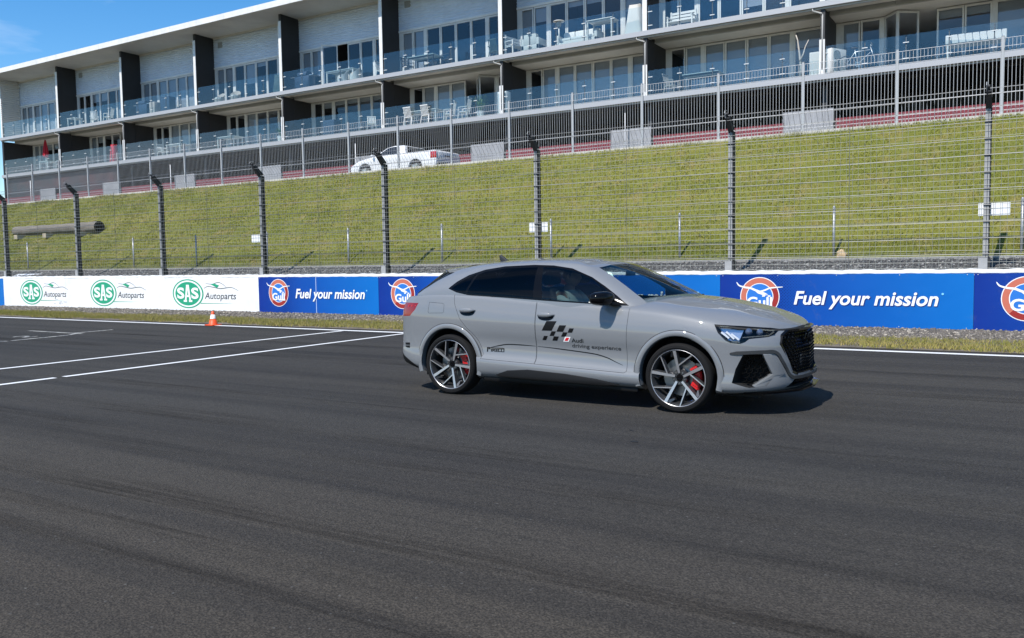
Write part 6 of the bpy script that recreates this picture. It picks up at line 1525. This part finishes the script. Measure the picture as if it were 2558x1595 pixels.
def P_bike():
    def mk():
        out = []
        for x in (-.52, .52):
            b = MB(); b.lathe([(.315, -.02), (.335, 0), (.315, .02), (.30, 0)], 30, (x, 0, .335), 'y', close=True); b.lathe([(0, -.03), (.025, -.03), (.025, .03), (0, .03)], 10, (x, 0, .335), 'y')
            for k in range(14): a = 2 * math.pi * k / 14; b.bar((x, 0, .335), (x + .305 * math.cos(a), 0, .335 + .305 * math.sin(a)), .005)
            out.append(('wheel', b.mesh('wheel', FD)))
        b = MB()
        for p, q in (((-.52, 0, .335), (-.12, 0, .30)), ((-.12, 0, .30), (.34, 0, .72)), ((-.20, 0, .78), (.36, 0, .82)), ((-.12, 0, .30), (-.22, 0, .90)), ((-.52, 0, .335), (-.20, 0, .78)), ((.52, 0, .335), (.34, 0, .92))): b.tube([p, q], .018, 8)
        out.append(('frame', b.mesh('frame', BIKEM, True))); b = MB(); b.prism([(-.36, .90), (-.08, .92), (-.08, .95), (-.34, .96)], -.06, .06); out.append(('saddle', bevel_mesh(b.mesh('saddle', FD), .015, 2)))
        b = MB(); b.tube([(.34, 0, .92), (.38, 0, 1.0)], .015, 8); b.tube([(.34, -.28, 1.02), (.40, -.1, 1.0), (.40, .1, 1.0), (.34, .28, 1.02)], .014, 8); out.append(('handlebar', b.mesh('handlebar', STEEL, True))); b = MB(); b.lathe([(.06, -.012), (.09, -.012), (.09, .0), (.06, .0)], 18, (-.12, -.03, .30), 'y', close=True); b.bar((-.12, -.06, .30), (-.04, -.06, .16), .02); b.bar((-.12, .06, .30), (-.20, .06, .44), .02); out.append(('crank', b.mesh('crank', STEEL))); return out
    return cached('bike', mk)
def P_lamp():
    def mk():
        out = []; b = MB(); b.lathe([(0, 0), (.20, 0), (.21, .10), (.16, .18), (.05, .24), (0, .24)], 20); out.append(('base', b.mesh('base', FW, 50))); b = MB(); b.tube([(0, 0, .2), (0, 0, .95)], .03, 10); out.append(('column', b.mesh('column', FW, True))); b = MB(); b.lathe([(.08, .95), (.12, 1.18), (.13, 1.2), (.10, 1.2)], 18); out.append(('burner', b.mesh('burner', FG, 50))); b = MB(); b.lathe([(0, 1.26), (.26, 1.22), (.27, 1.20), (.10, 1.20), (0, 1.20)], 22); out.append(('reflector_hood', b.mesh('reflector_hood', FW, 40))); return out
    return cached('lamp', mk)
def P_game():
    def mk():
        out = P_table(1.9, .9, .80, FW, FW)[:]; b = MB(); b.box(-.95, .95, -.47, -.43, .62, .92); b.box(-.95, .95, .43, .47, .62, .92); b.box(-.97, -.93, -.43, .43, .62, .92); b.box(.93, .97, -.43, .43, .62, .92); out.append(('rim', b.mesh('rim', FW)))
        for k in range(8): b = MB(); x = -.8 + 1.6 * k / 7; b.tube([(x, -.62, .86), (x, .62, .86)], .008, 6); b.tube([(x, -.70, .86), (x, -.60, .86)], .016, 6); [b.box(x - .02, x + .02, yy - .02, yy + .02, .78, .90) for yy in (-.25, 0, .25)]; out.append(('rod', b.mesh('rod', BBQ)))
        return out
    return cached('game', mk)
def P_bench(mat):
    def mk():
        out = []
        for k in range(4): b = MB(); b.box(-.6, .6, -.22 + .115 * k, -.22 + .115 * k + .095, .42, .45); out.append(('seat_slat', b.mesh('seat_slat', mat)))
        for k in range(3): b = MB(); b.box(-.6, .6, .25 + .02 * k, .28 + .02 * k, .55 + .14 * k, .65 + .14 * k); out.append(('back_slat', b.mesh('back_slat', mat)))
        for sx in (-.55, .55): b = MB(); b.box(sx - .03, sx + .03, -.22, .30, .36, .42); b.box(sx - .03, sx + .03, -.22, -.16, 0, .64); b.box(sx - .03, sx + .03, .24, .30, 0, .96); b.box(sx - .03, sx + .03, -.24, .26, .62, .66); out.append(('side_frame', b.mesh('side_frame', mat)))
        return out
    return cached(('bench', mat.name), mk)
def P_drift():
    def mk():
        b = MB(); b.tube([(0, 0, 0), (.03, .02, .5), (-.02, 0, 1.0), (-.10, .02, 1.55), (-.16, 0, 1.75)], .055, 8, r2=.02); b.tube([(0, 0, .7), (.14, 0, 1.0), (.20, .02, 1.25), (.33, 0, 1.5)], .04, 8, r2=.015); o = [('trunk', b.mesh('trunk', DRIFT, True))]; b = MB(); b.box(-.15, .15, -.15, .15, 0, .05); o.append(('plinth', b.mesh('plinth', FD))); return o
    return cached('drift', mk)
def P_box(w, d, h, mat):
    def mk():
        b = MB(); b.box(-w/2, w/2, -d/2, d/2, .03, h); o = [('cabinet', bevel_mesh(b.mesh('cabinet', mat), .015, 2))]; b = MB(); b.box(-w/2 + .03, w/2 - .03, -d/2 - .006, -d/2, .08, h - .05); o.append(('front_panel', b.mesh('front_panel', mat))); b = MB(); b.box(-w/2 + .02, w/2 - .02, -d/2 + .03, d/2 - .03, 0, .03); o.append(('plinth', b.mesh('plinth', FD))); return o
    return cached(('box', w, d, h, mat.name), mk)
UY = 35.75; LY = 35.95; G_CH = 'chairs on the balconies'; G_TB = 'tables on the balconies'; G_PL = 'potted plants on the balconies'
def U(i, off): return FINS[i] + off
ITEMS = [
 # upper floor
 (P_table(1.0, .6, .74, FW, FW), 'balcony_table', 'small white table on the second upper balcony from the left', 'table', U(1, .7), UY, Z_U, 0, G_TB),
 (P_chair(FW, 1.02), 'balcony_chair', 'white high backed chair left of its twin on the second upper balcony from the left', 'chair', U(1, 3.0), UY, Z_U, R(60), G_CH),
 (P_chair(FW, 1.02), 'balcony_chair', 'white high backed chair right of its twin on the second upper balcony from the left', 'chair', U(1, 4.6), UY, Z_U, R(-60), G_CH),
 (P_bbq(), 'barbecue', 'dark barbecue on the third upper balcony from the left', 'barbecue', U(2, 1.2), UY, Z_U, 0, 'barbecues on the balconies'),
 (P_box(.55, .5, .86, FG), 'bar_fridge', 'small grey cabinet beside the barbecue on the third upper balcony', 'cabinet', U(2, 2.3), UY, Z_U, 0, None),
 (P_box(.9, .5, 1.05, BBQ), 'cabinet', 'dark blue cabinet in front of the white blinds on the third upper balcony', 'cabinet', U(2, 3.6), UY, Z_U, 0, None),
 (P_tub(FG, FGY), 'tub_chair', 'left one of two round wicker tub chairs on the fourth upper balcony', 'chair', U(3, 1.35), UY - .2, Z_U, 0, G_CH),
 (P_tub(FG, FGY), 'tub_chair', 'right one of two round wicker tub chairs on the fourth upper balcony', 'chair', U(3, 2.75), UY - .2, Z_U, R(20), G_CH),
 (P_cover(1.0, .7, 1.15, FT_), 'covered_barbecue', 'dark teal covered shape at the right end of the fourth upper balcony', 'cover', U(3, 6.5), UY, Z_U, 0, None),
 (P_bbq(), 'barbecue', 'dark barbecue beside the dark fin on the fifth upper balcony', 'barbecue', U(4, 1.0), UY, Z_U, 0, 'barbecues on the balconies'),
 (P_table(2.0, .85, .76, FW, FW, True), 'balcony_table', 'long glass topped table with white legs by the open folding doors', 'table', U(4, 4.0), UY, Z_U, 0, G_TB),
 (P_tub(FW, FW), 'tub_chair', 'left one of two white moulded armchairs by the long glass table', 'chair', U(4, 4.2), UY - .38, Z_U, R(-40), G_CH),
 (P_tub(FW, FW), 'tub_chair', 'right one of two white moulded armchairs by the long glass table', 'chair', U(4, 5.1), UY - .38, Z_U, R(-60), G_CH),
 (P_chair(FW, .95, False), 'balcony_chair', 'white folding chair at the right end of the fifth upper balcony', 'chair', U(4, 6.7), UY, Z_U, R(90), G_CH),
 (P_table(1.7, .9, .76, FW, FD, True), 'balcony_table', 'glass table with dark chairs around it on the sixth upper balcony', 'table', U(5, 2.2), UY, Z_U, 0, G_TB),
 (P_chair(FD, .90), 'balcony_chair', 'dark wicker chair at the left end of the glass table on the sixth upper balcony', 'chair', U(5, 1.05), UY, Z_U, R(90), G_CH),
 (P_chair(FD, .90), 'balcony_chair', 'dark wicker chair behind the middle of the glass table on the sixth upper balcony', 'chair', U(5, 2.2), UY + .42, Z_U, 0, G_CH),
 (P_chair(FD, .98), 'balcony_chair', 'dark wicker chair at the right end of the glass table on the sixth upper balcony', 'chair', U(5, 3.6), UY, Z_U, R(-90), G_CH),
 (P_chair(FT_, .95), 'balcony_chair', 'teal chair at the right end of the sixth upper balcony', 'chair', U(5, 6.5), UY, Z_U, R(180), G_CH),
 (P_bench(FW), 'bench', 'white slatted bench left of the sofa on the seventh upper balcony', 'bench', U(6, .45), UY - .1, Z_U, R(80), None),
 (P_arm(FGY, FGY, .95), 'armchair', 'pale outdoor armchair left of the white table heater', 'armchair', U(6, 1.45), UY - .25, Z_U, R(180), None),
 (P_arm(FGY, FW, 2.1), 'sofa', 'long pale outdoor sofa with white cushions on the seventh upper balcony', 'sofa', U(6, 3.7), UY + .1, Z_U, 0, None),
 (P_lamp(), 'patio_heater', 'white mushroom shaped patio heater in front of the pale sofa', 'heater', U(6, 2.85), UY - .35, Z_U, 0, None),
 (P_table(1.3, .75, .95, FW, FGY), 'balcony_table', 'tall white table right of the pale sofa', 'table', U(6, 5.0), UY - .2, Z_U, 0, G_TB),
 (P_cover(.95, .9, 1.35, FGY, .55), 'covered_barbecue', 'grey fabric covered shape at the right end of the sofa balcony', 'cover', U(6, 6.55), UY, Z_U, 0, None),
 (P_bench(FW), 'bench', 'white slatted bench behind cloud reflecting glass on the eighth upper balcony', 'bench', U(7, 1.2), UY + .2, Z_U, 0, None),
 # lower floor
 (P_parasol(), 'parasol', 'closed red parasol on the lower balcony at the far left', 'parasol', U(0, 3.9), LY, Z_L, 0, None),
 (P_table(1.1, .7, .74, FW, FW), 'balcony_table', 'white table beside the red parasol', 'table', U(0, 4.6), LY - .3, Z_L, 0, G_TB),
 (P_chair(FW, .9), 'balcony_chair', 'white chair right of the table by the red parasol', 'chair', U(0, 6.3), LY - .3, Z_L, R(-90), G_CH),
 (P_cover(.55, .5, 1.25, REDF, .6), 'covered_chair', 'red covered chair on the second lower balcony from the left', 'cover', U(1, 5.2), LY - .3, Z_L, 0, None),
 (P_chair(FD, .9), 'balcony_chair', 'dark chair on the second lower balcony from the left', 'chair', U(1, 1.8), LY, Z_L, R(70), G_CH),
 (P_table(1.4, .8, .74, FW, FW), 'balcony_table', 'white table on the third lower balcony from the left', 'table', U(2, 4.4), LY - .2, Z_L, 0, G_TB),
 (P_chair(FW, .9), 'balcony_chair', 'white chair left of the table on the third lower balcony', 'chair', U(2, 2.9), LY - .2, Z_L, R(90), G_CH),
 (P_table(1.5, .8, .74, FW, FW), 'balcony_table', 'white table with a bright top on the fourth lower balcony', 'table', U(3, 2.2), LY - .4, Z_L, 0, G_TB),
 (P_plant(.5, .42), 'potted_plant', 'leafy potted plant at the right end of the fourth lower balcony', 'plant', U(3, 6.7), LY - .6, Z_L, 0, G_PL),
 (P_box(.95, .55, .95, BBQ), 'cabinet', 'dark cabinet on the fifth lower balcony', 'cabinet', U(4, 2.9), LY - .2, Z_L, 0, None),
 (P_chair(FW, .85, False), 'balcony_chair', 'white folding chair low on the fifth lower balcony', 'chair', U(4, 6.1), LY - .5, Z_L, R(40), G_CH),
 (P_table(2.1, .9, .74, FW, FW), 'balcony_table', 'long white dining table on the sixth lower balcony', 'table', U(5, 2.2), LY - .35, Z_L, 0, G_TB),
 (P_chair(FW, .9), 'balcony_chair', 'white chair in front of the long dining table at its left', 'chair', U(5, 1.6), LY - .75, Z_L, R(180), G_CH),
 (P_chair(FW, .9), 'balcony_chair', 'white chair in front of the long dining table at its right', 'chair', U(5, 2.7), LY - .75, Z_L, R(180), G_CH),
 (P_chair(FW, 1.05), 'balcony_chair', 'tall grey white chair just right of the long dining table', 'chair', U(5, 3.75), LY - .35, Z_L, R(-70), G_CH),
 (P_chair(FW, 1.1), 'balcony_chair', 'tall chair left of the palm plant, farther from the dining table', 'chair', U(5, 4.75), LY - .45, Z_L, R(-80), G_CH),
 (P_plant(.75, .65), 'potted_plant', 'spiky palm plant on the sixth lower balcony', 'plant', U(5, 5.75), LY - .5, Z_L, 0, G_PL),
 (P_box(.5, .4, 1.1, FW), 'cabinet', 'white upright box beside the palm plant at the dark fin', 'cabinet', U(6, -.15), LY - .62, Z_L, 0, None),
 (P_chair(FG, .95), 'balcony_chair', 'grey chair left of the round dark table on the eighth lower balcony', 'chair', U(7, .9), LY - .35, Z_L, R(80), G_CH),
 (P_table(1.6, .95, .76, FD, FD, True), 'balcony_table', 'dark glass table on the eighth lower balcony', 'table', U(7, 2.3), LY - .3, Z_L, 0, G_TB),
 (P_drift(), 'driftwood_sculpture', 'pale forked driftwood sculpture at the right of the eighth lower balcony', 'sculpture', U(7, 6.35), LY - .6, Z_L, 0, None),
 (P_box(.5, .4, 1.0, FGY), 'heater_cabinet', 'pale slatted cabinet right of the driftwood sculpture', 'cabinet', U(7, 6.95), LY - .35, Z_L, 0, None),
 (P_ac(), 'air_conditioner', 'white air conditioning unit at the dark fin beside the bicycle', 'air conditioner', U(8, .32), LY - .55, Z_L, R(60), None),
 (P_bike(), 'bicycle', 'pale bicycle leaning behind the balcony glass next to the air conditioner', 'bicycle', U(8, 1.25), LY - .55, Z_L, R(12), None),
 (P_game(), 'football_table', 'white table football game on the ninth lower balcony at the right', 'game table', U(8, 5.1), LY - .1, Z_L, R(4), None),
]
for it in ITEMS: put(*it)
